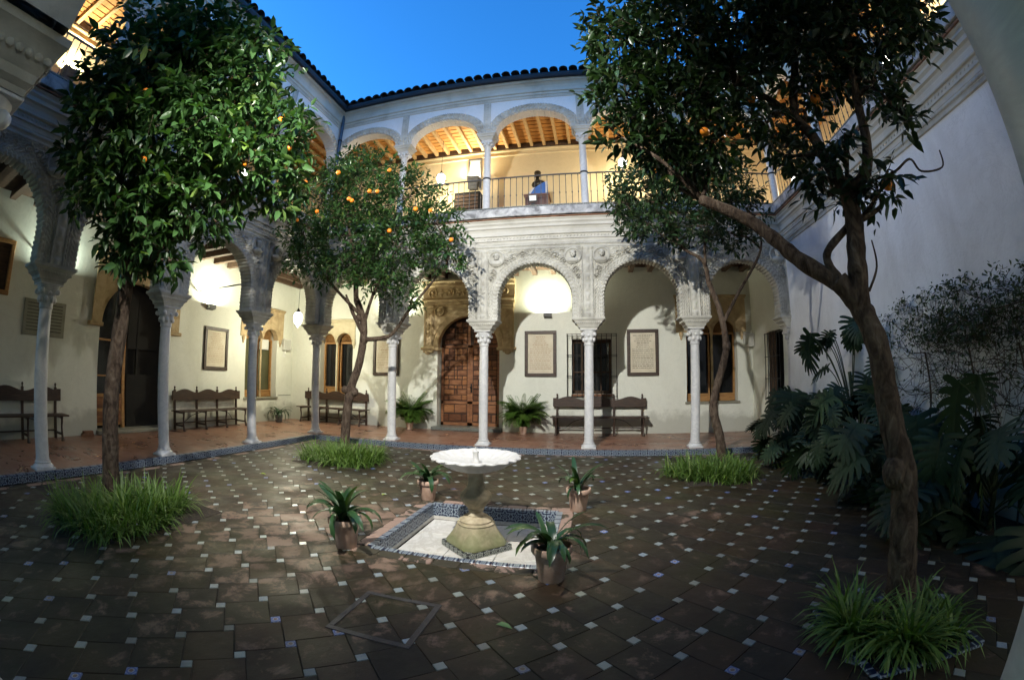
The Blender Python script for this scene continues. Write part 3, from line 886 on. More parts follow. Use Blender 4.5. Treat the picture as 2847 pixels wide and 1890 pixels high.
# ------------------------------------------------------------------ north (far) range of the palace
XF = [0.81, 2.9215, 5.0376, 7.2166, 9.3652, 11.5549]
far = thing('palace_wing', 'white two storey arcaded range facing the camera with central wooden door', 'building')
YW = 2.35
for a, b in zip(XF[:-1], XF[1:]):
    o = inst('arch_wall', lower_mesh, far, ((a + b) / 2, 0, 0), scale=((b - a) / BW, 1, 1))
    for k, xx in ((0, a + .292), (1, b - .292)):
        inst('medallion', me_med[(k + int(a)) % 2], far, (xx, -.168, 4.0))
obj('corner_pier', G().box(.655, .806, -.15, .15, 2.722, 4.18), m_stone, far)
for i, x in enumerate(XF):
    add_column(far, x if i < 5 else x - .03, True)
entablature(far, .55, 11.62)
upper_storey(far, XF, YW, .60, 11.60, c0=-2.0, c1=14.05)
DOORX = 3.97
holes = [(-.80, .40, .98, 2.98), (3.10, 4.84, .15, 3.30), (6.75, 7.76, 1.12, 2.53), (9.69, 11.07, .90, 3.06)]
obj('gallery_wall', holed_wall(-1.95, 11.52, .10, 4.40, YW, .36, holes), m_wall, far)
obj('end_wall', holed_wall(-2.40, -.10, .10, 4.40, 0, .30, [(-1.30, -.37, .95, 2.53)]), m_wall, far, loc=(11.5, 0, 0), rot=(0, 0, R(-90)))
obj('ceiling', G().box(-1.95, 11.6, .151, YW + .1, 4.382, 4.60), m_beam, far)
for i in range(27): inst('ceiling_beam', me_beam, far, (-1.7 + i * .5, .12, 4.38), scale=(1, YW - .14, 1))
bifora(far, -.80, .40, .98, 2.52, YW, mat('cream_stone', [(.3, (.50, .43, .28)), (.7, (.62, .55, .38))], 5, .8, .3, 60), .07, 3.17)
bifora(far, 9.69, 11.07, .90, 2.66, YW, m_gold, .26, 3.60)
# grilled window
W = obj('window', G().box(6.75, 7.76, YW + .30, YW + .32, 1.12, 2.53), m_glassd, far)
q = G()
for x in (6.78, 7.0, 7.28, 7.50, 7.73): q.box(x - .022, x + .022, YW + .24, YW + .29, 1.12, 2.53)
q.box(6.75, 7.76, YW + .24, YW + .29, 2.44, 2.53); q.box(6.75, 7.76, YW + .24, YW + .29, 1.12, 1.20); q.box(6.75, 7.76, YW + .245, YW + .285, 1.66, 1.70)
obj('sash', q, m_beam, W)
obj('sill', G().box(6.74, 7.77, YW - .10, YW + .29, 1.06, 1.118, bev=.01), m_brick, W)
gr = obj('window_grille', G().tube([(6.64, YW - .14, 1.04), (6.64, YW - .14, 2.65)], .010, 8), m_iron, W)
for i in range(11):
    x = 6.64 + i * .124
    if i: obj('bar', G().tube([(x, YW - .14, 1.04), (x, YW - .14, 2.65)], .0085, 8), m_iron, W)
q = G()
for z in (1.06, 1.54, 1.58, 2.07, 2.11, 2.59, 2.64): q.tube([(6.62, YW - .14, z), (7.90, YW - .14, z)], .008, 6); 
for z in (1.06, 1.56, 2.09, 2.64):
    for x in (6.64, 7.88): q.tube([(x, YW - .14, z), (x, YW + .02, z)], .008, 6)
obj('crossbar', q, m_iron, W)
# window of the end wall
W = obj('window', G().box(11.76, 11.78, .37, 1.30, .95, 2.53), m_glassd, far)
q = G()
for i in range(6): q.tube([(11.42, .40 + i * .174, .95), (11.42, .40 + i * .174, 2.5)], .009, 6)
for z in (.98, 1.45, 1.95, 2.48): q.tube([(11.42, .36, z), (11.42, 1.31, z)], .009, 6)
obj('window_grille', q, m_iron, W)
q = G(); q.box(11.53, 11.56, .87, 1.29, .96, 2.52); q.box(11.5, 11.62, .36, 1.31, .92, .955)
obj('shutter', q, m_beam, W)

# carved portal
q = arch_plate(.99, 2.30, 3.50, .84, 2.32, .86, .20, 70, 14, lambda x, z, d, s: .012 * np.abs(np.sin(PI * s / .09)) * sm(.02, .03, d) * (1 - sm(.12, .13, d)) + .02 * sm(.14, .15, d) * (1 - sm(.165, .175, d)) + .006 * np.sin(x * 90) * np.sin(z * 90) * sm(.18, .19, d))
pt_ = obj('portal', G().add([(v[0] + DOORX, v[1] + YW + .02, v[2]) for v in q.v], q.f), m_gold, far, True, 50)
for x0 in (2.72, 4.96):
    q = G()
    q.box(x0, x0 + .27, YW - .10, YW, 2.34, 3.50)
    q.box(x0 + .03, x0 + .06, YW - .115, YW - .10, 2.40, 3.36); q.box(x0 + .21, x0 + .24, YW - .115, YW - .10, 2.40, 3.36)
    for k in range(9): q.ball((x0 + .135, YW - .10, 2.46 + k * .10), .045, 6, sy=.4, sz=.9)
    q.box(x0 - .03, x0 + .30, YW - .13, YW, 3.36, 3.40, bev=.008); q.box(x0 - .02, x0 + .29, YW - .15, YW, 3.44, 3.50, bev=.01)
    obj('pilaster', q, m_gold, pt_)
for x0 in (2.72, 4.96):
    q = G()
    q.box(x0 - .07, x0 + .34, YW - .14, YW, 2.27, 2.34, bev=.012); q.box(x0 - .02, x0 + .27, YW - .10, YW, 2.20, 2.27, bev=.012)
    q.ball((x0 + .12, YW - .07, 2.20), .09, 7, sy=.6, sz=.7)
    obj('corbel', q, m_gold, pt_)
for s_ in (-1, 1): obj('impost', G().box(DOORX + s_ * .915 - .10, DOORX + s_ * .915 + .10, YW - .12, YW + .20, 2.25, 2.33, bev=.012), m_gold, pt_)
q = G()
prof = [(YW, 3.50), (YW - .14, 3.505), (YW - .15, 3.53), (YW - .13, 3.54), (YW - .13, 3.575), (YW - .18, 3.60), (YW - .19, 3.63), (YW - .17, 3.66), (YW - .11, 3.665), (YW - .11, 4.0), (YW - .16, 4.02), (YW - .165, 4.05), (YW - .15, 4.055), (YW - .18, 4.09), (YW - .23, 4.13), (YW - .23, 4.16), (YW, 4.165)]
q.sweep(prof, 2.68, 5.27)
for x in (2.68, 5.27): q.add([(x, a, b) for a, b in prof], [tuple(range(len(prof)))])
for k in range(34): q.ball((2.74 + k * .0745, YW - .15, 3.585), .018, 4)
for k in range(44): q.box(2.70 + k * .058, 2.735 + k * .058, YW - .19, YW - .155, 4.06, 4.09)
obj('entablature', q, m_gold, pt_, True, 40)
M0 = Matrix.Rotation(R(90), 4, 'X')
for k in range(5):
    x = 2.97 + k * .50
    q = G(); q.lathe([(.085, 0), (.09, .02), (.115, .03), (.125, .02), (.128, 0)], 22, M=Matrix.Translation((x, YW - .11, 3.83)) @ M0, cap=False)
    q.ball((x, YW - .125, 3.85), .045, 6, sy=.7, sz=1.2); q.ball((x, YW - .115, 3.77), .06, 6, sy=.5, sz=.6)
    obj('medallion', q, m_gold, pt_, True, 60)
    if k < 4:
        q = G()
        for dx, dz in ((.20, .0), (.25, .07), (.30, .0), (.25, -.07), (.25, 0)): q.ball((x + dx, YW - .115, 3.83 + dz), .040, 5, sy=.6)
        obj('rosette', q, m_gold, pt_, True, 60)
for s_ in (-1, 1):
    x = DOORX + s_ * .80
    q = G(); q.lathe([(.10, 0), (.105, .02), (.13, .035), (.145, .025), (.15, 0)], 24, M=Matrix.Translation((x, YW - .09, 3.33)) @ M0, cap=False)
    q.ball((x, YW - .11, 3.36), .055, 6, sy=.7, sz=1.2); q.ball((x, YW - .10, 3.26), .075, 6, sy=.5, sz=.5)
    obj('medallion', q, m_gold, pt_, True, 60)
obj('doorstep', G().box(3.02, 4.92, YW - .25, YW + .35, .115, .205, bev=.01), m_azp, far)
for k in range(2):
    x0 = DOORX - .84 + k * .84
    D = obj('door_leaf', G().box(x0, x0 + .838, YW + .255, YW + .30, .21, 3.22), m_gap_shade, far)
    q = G()
    for a, b, c, d in ((x0, x0 + .075, .21, 2.42), (x0 + .763, x0 + .838, .21, 3.2), (x0, x0 + .838, .21, .30), (x0, x0 + .838, .80, .88), (x0, x0 + .838, 2.34, 2.42)):
        q.box(a, b, YW + .235, YW + .256, c, d, bev=.004)
    obj('stile', q, m_door, D)
    rows = [(.32, .52, 0), (.56, .78, 1), (.91, 1.04, 0), (1.06, 1.20, 2), (1.22, 1.30, 3), (1.32, 1.46, 0), (1.48, 1.56, 3), (1.58, 1.72, 2), (1.74, 1.82, 3), (1.84, 1.98, 0), (2.0, 2.14, 2), (2.16, 2.32, 3), (2.45, 2.56, 0), (2.58, 2.74, 2), (2.76, 2.90, 3), (2.92, 3.06, 0)]
    for z0, z1, pat in rows:
        cuts = {0: (.0, .22, .78, 1), 1: (0, .46, 1), 2: (0, .45, .58, 1), 3: (0, .2, .45, .58, .8, 1)}[pat]
        for c0, c1 in zip(cuts[:-1], cuts[1:]):
            xa = x0 + .085 + .668 * c0 + .010; xb = x0 + .085 + .668 * c1 - .010
            if z0 > 2.43:
                lim = math.sqrt(max(0, .84 ** 2 - ((z1 - 2.32) / .86 * .84) ** 2))
                if k == 0 and xa < DOORX - lim: xa = DOORX - lim + .01
                if k == 1 and xb > DOORX + lim: xb = DOORX + lim - .01
                if xb - xa < .05: continue
            p_ = G(); p_.box(xa, xb, YW + .236, YW + .256, z0, z1, bev=.008); p_.box(xa + .022, xb - .022, YW + .226, YW + .238, z0 + .022, z1 - .022, bev=.006)
            obj('door_panel', p_, rnd.choice((m_door, m_door, m_doorb, m_doord)), D)
    if k:
        q = G(); q.box(x0 + .02, x0 + .06, YW + .21, YW + .24, 1.12, 1.36, bev=.006); q.ball((x0 + .04, YW + .18, 1.26), .03, 6)
        q.tube([(x0 + .04, YW + .20, 1.26), (x0 + .04, YW + .17, 1.2), (x0 + .04, YW + .19, 1.14)], .010, 6)
        obj('handle', q, m_iron, D, True)

# ------------------------------------------------------------------ west (left) range
XL = [0, -2.2013, -4.3709, -6.5178, -8.50]
left = thing('palace_wing', 'arcaded range along the left of the court with a dark doorway behind the columns', 'building', (.81, 0, .003), R(90))
DL = 2.754
for a, b in zip(XL[1:], XL[:-1]):
    inst('arch_wall', lower_mesh, left, ((a + b) / 2, 0, 0), scale=((b - a) / BW, 1, 1))
    for k, xx in ((0, a + .292), (1, b - .292)): inst('medallion', me_med[(k + int(-a)) % 2], left, (xx, -.168, 4.0))
for x in XL[1:4]: add_column(left, x, True)
entablature(left, -8.75, .10)
upper_storey(left, XL[::-1], DL, -8.75, .10)
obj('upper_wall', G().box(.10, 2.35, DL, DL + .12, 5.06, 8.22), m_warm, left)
holes = [(.24, 1.60, .82, 3.02), (-4.33, -2.45, .12, 3.35)]
obj('gallery_wall', holed_wall(-8.9, 2.36, .10, 4.40, DL, .40, holes), m_wall, left)
obj('ceiling', G().box(-8.9, .149, .152, DL + .1, 4.384, 4.60), m_beam, left)
for i in range(18): inst('ceiling_beam', me_beam, left, (-8.7 + i * .5, .12, 4.38), scale=(1, DL - .14, 1))
for x in XL[1:4]:
    obj('tie_rod', G().tube([(x + .55, .1, 3.52), (x + .55, DL, 3.44)], .016, 6), m_iron, left)
bifora(left, .24, 1.60, .82, 2.52, DL, m_gold, .24, 3.42, glass=m_glassg)
obj('notice', G().box(1.0, 1.40, DL + .18, DL + .19, 2.22, 2.52), m_white, left)
obj('wire', G().tube([(1.7, DL - .01, .86), (2.3, DL - .01, .86)], .006, 5), m_irong, left)
# doorway with golden arch and half open glazed doors
q = arch_plate(1.16, 2.30, 3.74, .93, 2.36, .93, .16, 60, 10, lambda x, z, d, s: .02 * (1 - sm(.03, .04, d)) + .02 * sm(.13, .14, d) * (1 - sm(.16, .17, d)))
cx = -3.39
po = obj('portal', G().add([(v[0] + cx, v[1] + DL + .03, v[2]) for v in q.v], q.f), m_gold, left, True, 40)
q = G()
for s_ in (-1, 1):
    q.box(cx + s_ * 1.06 - .12, cx + s_ * 1.06 + .12, DL - .085, DL - .05, 2.36, 3.74); q.box(cx + s_ * 1.08 - .17, cx + s_ * 1.08 + .17, DL - .12, DL, 2.28, 2.36, bev=.01)
q.box(cx - 1.25, cx + 1.25, DL - .12, DL, 3.70, 3.78, bev=.01); q.box(cx - 1.3, cx + 1.3, DL - .16, DL, 3.78, 3.84, bev=.01)
obj('moulding', q, m_gold, po)
obj('unlit_room_sheet', G().box(cx - .94, cx + .94, DL + .36, DL + .38, .12, 3.34), m_dark, left)  # flat near black sheet in place of the shade of an unlit room
dl = obj('door_leaf', G().box(-4.33, -3.56, DL + .22, DL + .26, .26, .92), m_frame, left)
q = G()
for k in range(3):
    for j in range(2): q.box(-4.27 + k * .24, -4.07 + k * .24, DL + .205, DL + .225, .32 + j * .30, .56 + j * .30, bev=.008)
obj('door_panel', q, m_door, dl)
obj('pane', G().box(-4.30, -3.6, DL + .235, DL + .245, .92, 3.1), m_glassd, dl)
q = G(); q.box(-3.60, -3.52, DL + .20, DL + .28, .2, 3.2, bev=.006); q.box(-4.33, -3.56, DL + .21, DL + .27, 2.02, 2.06); q.box(-4.33, -3.56, DL + .21, DL + .27, 1.28, 1.31)
obj('door_frame', q, m_frame, dl)
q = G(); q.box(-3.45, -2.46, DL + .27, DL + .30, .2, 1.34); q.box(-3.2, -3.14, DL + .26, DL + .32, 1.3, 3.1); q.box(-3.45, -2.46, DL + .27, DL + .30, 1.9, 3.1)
obj('dark_shutter', q, m_dark, left)  # shutter coloured near black too, as the doorway's shade
obj('doorstep', G().box(-4.36, -2.40, DL - .16, DL + .36, .115, .195, bev=.01), m_greys, left)

# ------------------------------------------------------------------ east (right) range: plain wall below, gallery above
right = thing('palace_wing', 'plain white wall on the right with a stone cornice and lit gallery above it', 'building', (11.6, 0, .006), R(-90))
XR = [0, 2.2, 4.37, 6.52, 8.6]
obj('garden_wall', G().box(.0, 9.2, -.15, .20, -.05, 4.18), m_right, right)
entablature(right, -.05, 9.2, True)
for x in XR[1:]: add_column(right, x, True, False)
upper_storey(right, XR, 2.4, -.05, 9.2)
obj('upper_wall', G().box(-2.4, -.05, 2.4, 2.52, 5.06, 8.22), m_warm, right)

# ------------------------------------------------------------------ south range over the camera
near = thing('palace_wing', 'dark arcade over the camera, only its nearest capital and one grey column in view', 'building', (0, -8.50, .009), R(180))
XN = [.81, 2.98, 5.16, 7.766, 9.7, 11.55]
for a, b in zip(XN[:-1], XN[1:]):
    inst('arch_wall', lower_plain if a > 5 else lower_mesh, near, (-(a + b) / 2, 0, 0), scale=((b - a) / BW, 1.2, 1))
me_gshaft = mesh('column_shaft', col_shaft(.233, 2.20, .094), m_shadecol, True, 50)
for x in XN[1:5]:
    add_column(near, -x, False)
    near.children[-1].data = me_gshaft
entablature(near, -11.7, -.6, False)
obj('upper_wall', G().box(-11.7, -.6, 0, .3, 5.07, 8.5), m_wall2, near)
obj('roof', G().add([(-11.8, -.45, 8.5), (-.5, -.45, 8.5), (-.5, 3, 9.3), (-11.8, 3, 9.3)], [(0, 1, 2, 3)]), m_roof, near)
obj('ceiling', G().box(-11.7, 2, .16, 3.0, 4.384, 4.6), m_beam, near)
obj('gallery_wall', G().box(-11.7, 2, 3.0, 3.2, .1, 4.4), m_wall, near)

# drainpipe in the corner
dp = tag(obj('downpipe', G().tube([(1.03, -.20, 5.06), (1.03, -.20, 8.30), (1.03, -.26, 8.42)], .045, 12), m_bluep, None, True), 'blue painted drainpipe in the upper corner between the far and left galleries', 'downpipe')
for z in (5.6, 6.6, 7.6): obj('pipe_bracket', G().lathe([(.052, z - .02), (.056, z - .02), (.056, z + .02), (.052, z + .02)], 14, (1.03, -.20, 0)), m_iron, dp, True)

# ------------------------------------------------------------------ ground
GX0, GX1, GY0, GY1 = .96, 11.46, -8.9, -.16
BX0, BX1, BY0, BY1 = 5.45, 6.95, -5.43, -3.93          # sunken basin
court = tag(obj('courtyard_floor', G(), m_grout), kind='structure')
q = G()
zz = -.006
for a, b, c, d in ((-3, BX0, -14, 3), (BX1, 13, -14, 3), (BX0, BX1, -14, BY0), (BX0, BX1, BY1, 3)):
    q.add([(a, c, zz), (b, c, zz), (b, d, zz), (a, d, zz)], [(0, 1, 2, 3)])
court.data = mesh('courtyard_floor', q, m_grout)
# a big sheet of earth below everything, out past the buildings
q = G(); q.add([(-150, -150, -.5), (150, -150, -.5), (150, 150, -.5), (-150, 150, -.5)], [(0, 1, 2, 3)])
tag(obj('ground', q, m_soil), kind='structure')

g1 = Vector((.1667, .2475, 0)); L_ = g1.length
sb = .064; sa = math.sqrt(L_ * L_ - sb * sb)
ang = math.atan2(g1.y, g1.x) - math.atan2(sb, sa)
e1 = Vector((math.cos(ang), math.sin(ang), 0)); e2 = Vector((-e1.y, e1.x, 0))
V1 = e1 * sa + e2 * sb; V2 = e1 * -sb + e2 * sa
O0 = Vector((6.4443, -6.0164, 0)) - (e1 * (sa + sb / 2) + e2 * (sb / 2))     # an inset tile was measured there

def clip(poly, n, c):
    out = []
    for i in range(len(poly)):
        p, q_ = poly[i], poly[(i + 1) % len(poly)]
        dp_ = p[0] * n[0] + p[1] * n[1] - c; dq = q_[0] * n[0] + q_[1] * n[1] - c
        if dp_ <= 0: out.append(p)
        if dp_ * dq < 0:
            t_ = dp_ / (dp_ - dq); out.append((p[0] + (q_[0] - p[0]) * t_, p[1] + (q_[1] - p[1]) * t_))
    return out if len(out) > 2 else []
def minus_rect(poly, r):
    x0, x1, y0, y1 = r
    out = [clip(poly, (1, 0), x0), clip(poly, (-1, 0), -x1)]
    mid = clip(clip(poly, (-1, 0), -x0), (1, 0), x1)
    if mid: out += [clip(mid, (0, 1), y0), clip(mid, (0, -1), -y1)]
    return [o for o in out if len(o) > 2]
def area(p): return abs(sum(p[i][0] * p[(i + 1) % len(p)][1] - p[(i + 1) % len(p)][0] * p[i][1] for i in range(len(p)))) / 2

BED = [(8.78, 9.56, -7.06, -6.30)]                      # edged bed of the nearest tree
cut_rects = [(BX0 - .17, BX1 + .17, BY0 - .17, BY1 + .17)] + BED
tiles = []; insets = []
for i in range(-60, 61):
    for j in range(-60, 61):
        o = O0 + V1 * i + V2 * j
        for kind, off, s_ in ((0, Vector((0, 0, 0)), sa), (1, e1 * sa, sb)):
            p = o + off
            gp = .0022 if kind == 0 else .0016
            pl = [p + e1 * gp + e2 * gp, p + e1 * (s_ - gp) + e2 * gp, p + e1 * (s_ - gp) + e2 * (s_ - gp), p + e1 * gp + e2 * (s_ - gp)]
            c = p + (e1 + e2) * s_ / 2
            if not (GX0 - .1 < c.x < 10.8 and GY0 < c.y < GY1 + .1): continue
            polys = [[(v.x, v.y) for v in pl]]
            whole = True
            for r_ in cut_rects:
                nx = []
                for pp in polys:
                    if max(v[0] for v in pp) < r_[0] or min(v[0] for v in pp) > r_[1] or max(v[1] for v in pp) < r_[2] or min(v[1] for v in pp) > r_[3]: nx.append(pp)
                    else: nx += minus_rect(pp, r_); whole = False
                polys = nx
            dist = (c - Vector((CAM.x, CAM.y, 0))).length
            inview = (c.y - CAM.y) > 1.2 or True
            for pp in polys:
                if area(pp) < (.0015 if kind == 0 else .0006): continue
                (tiles if kind == 0 else insets).append((dist, c, pp, whole))
def visible(c):
    d = Vector((c.x - CAM.x, c.y - CAM.y)); az = math.degrees(math.atan2(d.x, d.y))
    return -82 < az < 60 and d.length > 1.7
def lay(lst, name, m, size, h, bev, n_ind=300):
    lst = sorted(lst, key=lambda t_: (not visible(t_[1]), t_[0]))
    half = size / 2 - (.0022 if size > .1 else .0016)
    shared = []
    for k in range(4):
        gg = G()
        pts = [(-half, -half), (half, -half), (half, half), (-half, half)]
        if size > .1: pts = [(x + rnd.uniform(-.002, .002), y + rnd.uniform(-.002, .002)) for x, y in pts]
        gg.prism(pts, -.02, h, bev=bev)
        shared.append(mesh(name, gg, m))
    for dist, c, pp, whole in lst[:n_ind]:
        dz = rnd.uniform(-.0016, .0016)
        if whole:
            inst(name, rnd.choice(shared), court, (c.x, c.y, dz), (rnd.uniform(-.004, .004), rnd.uniform(-.004, .004), ang + rnd.uniform(-.006, .006) + (rnd.randrange(4) * PI / 2)))
        else:
            gg = G(); gg.prism([(x - c.x, y - c.y) for x, y in pp], -.02, h, bev=bev)
            obj(name, gg, m, court, loc=(c.x, c.y, dz))
    gg = G(); tone = []
    for dist, c, pp, whole in lst[n_ind:]:
        n0 = len(gg.f); dz = rnd.uniform(-.0016, .0016)
        gg.prism(pp, -.02 + dz, h + dz, bev=bev)
        tone += [rnd.random()] * (len(gg.f) - n0)
    o = obj(name + '_field', gg, m, court)
    at = o.data.attributes.new('tone', 'FLOAT', 'FACE'); at.data.foreach_set('value', tone)
    tag(o, kind='stuff')
lay(tiles, 'clay_paver', m_tile, sa, .002, .003)
lay(insets, 'inset_tile', m_inset, sb, .0035, .002)

# ring of worn pavers round the basin
i = 0
def ring(x0, x1, y0, y1, horiz):
    Lr = (x1 - x0) if horiz else (y1 - y0)
    n = max(2, int(round(Lr / .27))); cuts = [0] + sorted(k / n + rnd.uniform(-.02, .02) for k in range(1, n)) + [1]
    for a, b in zip(cuts[:-1], cuts[1:]):
        if horiz: pp = [(x0 + a * Lr + .006, y0 + .006), (x0 + b * Lr - .006, y0 + .006), (x0 + b * Lr - .006, y1 - .006), (x0 + a * Lr + .006, y1 - .006)]
        else: pp = [(x0 + .006, y0 + a * Lr + .006), (x1 - .006, y0 + a * Lr + .006), (x1 - .006, y0 + b * Lr - .006), (x0 + .006, y0 + b * Lr - .006)]
        # worn, rounded corners
        c = (sum(p[0] for p in pp) / 4, sum(p[1] for p in pp) / 4); qq = []
        for k in range(4):
            p, pr, nx = pp[k], pp[k - 1], pp[(k + 1) % 4]
            f1, f2 = rnd.uniform(.06, .2), rnd.uniform(.06, .2)
            qq += [(p[0] + (pr[0] - p[0]) * f1, p[1] + (pr[1] - p[1]) * f1), (p[0] + (nx[0] - p[0]) * f2, p[1] + (nx[1] - p[1]) * f2)]
        gg = G(); gg.prism([(x - c[0], y - c[1]) for x, y in qq], -.02, .004, bev=.004)
        obj('worn_paver', gg, m_border, court, loc=(c[0], c[1], rnd.uniform(-.001, .002)))
ring(BX0 - .17, BX1 + .17, BY0 - .17, BY0 - .012, True); ring(BX0 - .17, BX1 + .17, BY1 + .012, BY1 + .17, True)
ring(BX0 - .17, BX0 - .012, BY0, BY1, False); ring(BX1 + .012, BX1 + .17, BY0, BY1, False)
# paler clay strip along the kerb
for k in range(38):
    gg = G(); gg.prism([(-.13, -.055), (.13, -.055), (.13, .055), (-.13, .055)], -.02, .005, bev=.004)
    if k < 36: obj('kerb_paver', gg, m_border, court, loc=(1.20 + k * .27, -.335, 0))
    if k < 30: obj('kerb_paver', gg, m_border, court, loc=(1.105, -.52 - k * .27, 0), rot=(0, 0, R(90)))

gal = tag(obj('gallery_floor', G().box(-1.95, 11.55, -.19, YW + .02, 0, .113).box(-1.96, .885, -8.9, -.195, 0, .112), m_gallery), kind='structure')
# kerb of blue glazed tiles round the galleries
kerb = tag(obj('tile_kerb', G().box(.90, 11.5, -.255, -.185, -.01, .100).box(.88, .955, -8.9, -.25, -.01, .100), m_grout), kind='structure')
kt = mesh('kerb_tile', G().box(-.0685, .0685, -.014, .014, -.055, .055, bev=.006), m_az)
ktt = mesh('kerb_cap', G().box(-.0685, .0685, -.05, .05, -.008, .008, bev=.006), m_az)
for k in range(76):
    x = 1.04 + k * .1395
    inst('kerb_tile', kt, kerb, (x, -.266, .056), (rnd.uniform(-.02, .02), 0, 0)); inst('kerb_cap', ktt, kerb, (x, -.228, .108))
for k in range(61):
    y = -.33 - k * .1395
    inst('kerb_tile', kt, kerb, (.966, y, .056), (0, 0, R(90))); inst('kerb_cap', ktt, kerb, (.928, y, .108), (0, 0, R(90)))
# tiled edge of the planting bed along the right wall
bede = tag(obj('planting_bed', G().box(10.85, 11.46, -8.6, -.30, -.02, .06), m_soil), kind='structure')
et = mesh('edge_tile', G().box(-.0685, .0685, -.016, .016, -.04, .075, bev=.006), m_az)
for k in range(58): inst('edge_tile', et, bede, (10.84, -.40 - k * .1395, 0), (0, 0, R(90)))

# ------------------------------------------------------------------ fountain and basin
FC = Vector((6.20, -4.68, 0))
basin = thing('basin', 'square sunken marble basin lined with blue tiles, in the middle of the court', 'basin', (FC.x, FC.y, 0))
hx, hy = (BX1 - BX0) / 2, (BY1 - BY0) / 2
ZB = -.185
q = G()
n = 3
for i in range(n):
    for j in range(n):
        gg = G(); a = -hx + .03 + i * (2 * hx - .06) / n; b = -hy + .03 + j * (2 * hy - .06) / n
        gg.box(a + .003, a + (2 * hx - .06) / n - .003, b + .003, b + (2 * hy - .06) / n - .003, ZB - .03, ZB + rnd.uniform(-.002, .002), bev=.003)
        obj('floor_slab', gg, m_slab, basin)
q = G()
for s_ in (-1, 1):
    q.box(-hx - .02, hx + .02, s_ * hy - .012 * (s_ < 0) - .0, s_ * hy + .012 * (s_ > 0), ZB - .2, -.004)
    q.box(s_ * hx - .012 * (s_ < 0), s_ * hx + .012 * (s_ > 0), -hy - .02, hy + .02, ZB - .2, -.004)
q.box(-hx, hx, -hy, hy, ZB - .06, ZB - .032)
obj('basin_wall', q, m_grout, basin)
wt = mesh('wall_tile', G().box(-.0665, .0665, -.008, .008, -.069, .069, bev=.004), m_az)
ct = mesh('rim_tile', G().box(-.0665, .0665, -.034, .034, -.006, .006, bev=.005), m_az)
nt_ = 11
for k in range(nt_):
    x = -hx + (k + .5) * 2 * hx / nt_
    for s_ in (-1, 1):
        for r_ in range(1):
            inst('wall_tile', wt, basin, (x, s_ * (hy - .012), -.074), (0, 0, 0)); inst('wall_tile', wt, basin, (s_ * (hx - .012), x, -.074), (0, 0, R(90)))
        inst('rim_tile', ct, basin, (x, s_ * (hy + .012), .003)); inst('rim_tile', ct, basin, (s_ * (hx + .012), x, .003), (0, 0, R(90)))
q = G()
for s_ in (-1, 1):
    q.box(-hx + .01, hx - .01, s_ * (hy - .012) - .006, s_ * (hy - .012) + .006, ZB, -.144); q.box(s_ * (hx - .012) - .006, s_ * (hx - .012) + .006, -hy + .02, hy - .02, ZB, -.144)
obj('lower_course', q, m_slab, basin)

fo = thing('fountain', 'stone pedestal fountain with a white scalloped marble bowl, standing in the basin', 'fountain', (FC.x, FC.y, 0))
rz = Matrix.Rotation(R(45 + 3), 4, 'Z')
pl = obj('plinth', G().box(-.245, .245, -.245, .245, ZB, ZB + .055, M=rz), m_grout, fo)
pt2 = mesh('plinth_tile', G().box(-.0395, .0395, -.009, .009, -.028, .028, bev=.004), m_azp)
for q_ in range(4):
    Mq = rz @ Matrix.Rotation(q_ * PI / 2, 4, 'Z')
    for k in range(6): inst('plinth_tile', pt2, pl, mat=Mq @ Matrix.Translation((-.205 + k * .082, -.250, ZB + .03)))
for i in range(6):
    for j in range(6):
        if max(abs(i - 2.5), abs(j - 2.5)) > 2: inst('plinth_tile', pt2, pl, mat=rz @ Matrix.Translation((-.205 + i * .082, -.205 + j * .082, ZB + .056)) @ Matrix.Rotation(R(90), 4, 'X'))
def sqr(r, z, a):
    k = max(0, min(1, (.11 - z) / .22))                     # square at the foot, round at the neck
    c = max(abs(math.cos(a - R(48))), abs(math.sin(a - R(48))))
    return r * ((1 - k) + k * min(1.24, 1 / c) * .93)
q = G(); q.lathe([(.262, ZB + .06), (.262, ZB + .085), (.235, -.05), (.205, 0.01), (.19, .055), (.18, .075), (.185, .088), (.165, .105), (.165, .12), (.135, .135), (.12, .155), (.075, .165)], 48, fn=sqr)
obj('pedestal', q, m_ped, fo, True, 35)
q = G(); q.lathe([(.085, .155), (.088, .170), (.070, .185), (.062, .20), (.078, .215), (.082, .225), (.075, .235), (.11, .275), (.142, .32), (.156, .365), (.150, .385), (.118, .415), (.088, .45), (.076, .50), (.078, .555), (.084, .59), (.10, .60)], 40, fn=lambda r, z, a: r * (1 + .018 * math.cos(12 * a)))
obj('baluster_stem', q, m_ped, fo, True, 60)
def flute(r, z, a):
    k = max(0, min(1, (r - .10) / .25))
    return r * (1 + .095 * k * abs(math.cos(10 * a)) ** .8 - .06 * k)
q = G(); q.lathe([(.09, .606), (.15, .612), (.22, .630), (.28, .656), (.33, .690), (.375, .716), (.415, .730), (.430, .742), (.425, .757), (.402, .764), (.375, .757), (.33, .735), (.26, .708), (.18, .690), (.08, .682), (.001, .680)], 108, fn=flute)
obj('bowl', q, m_bowl, fo, True, 60)
q = G(); q.lathe([(.040, .675), (.042, .70), (.032, .715), (.027, .74), (.026, .78), (.031, .788), (.031, .80), (.012, .806), (.006, .82), (.006, .842)], 18)
obj('nozzle', q, m_bowl, fo, True, 50)

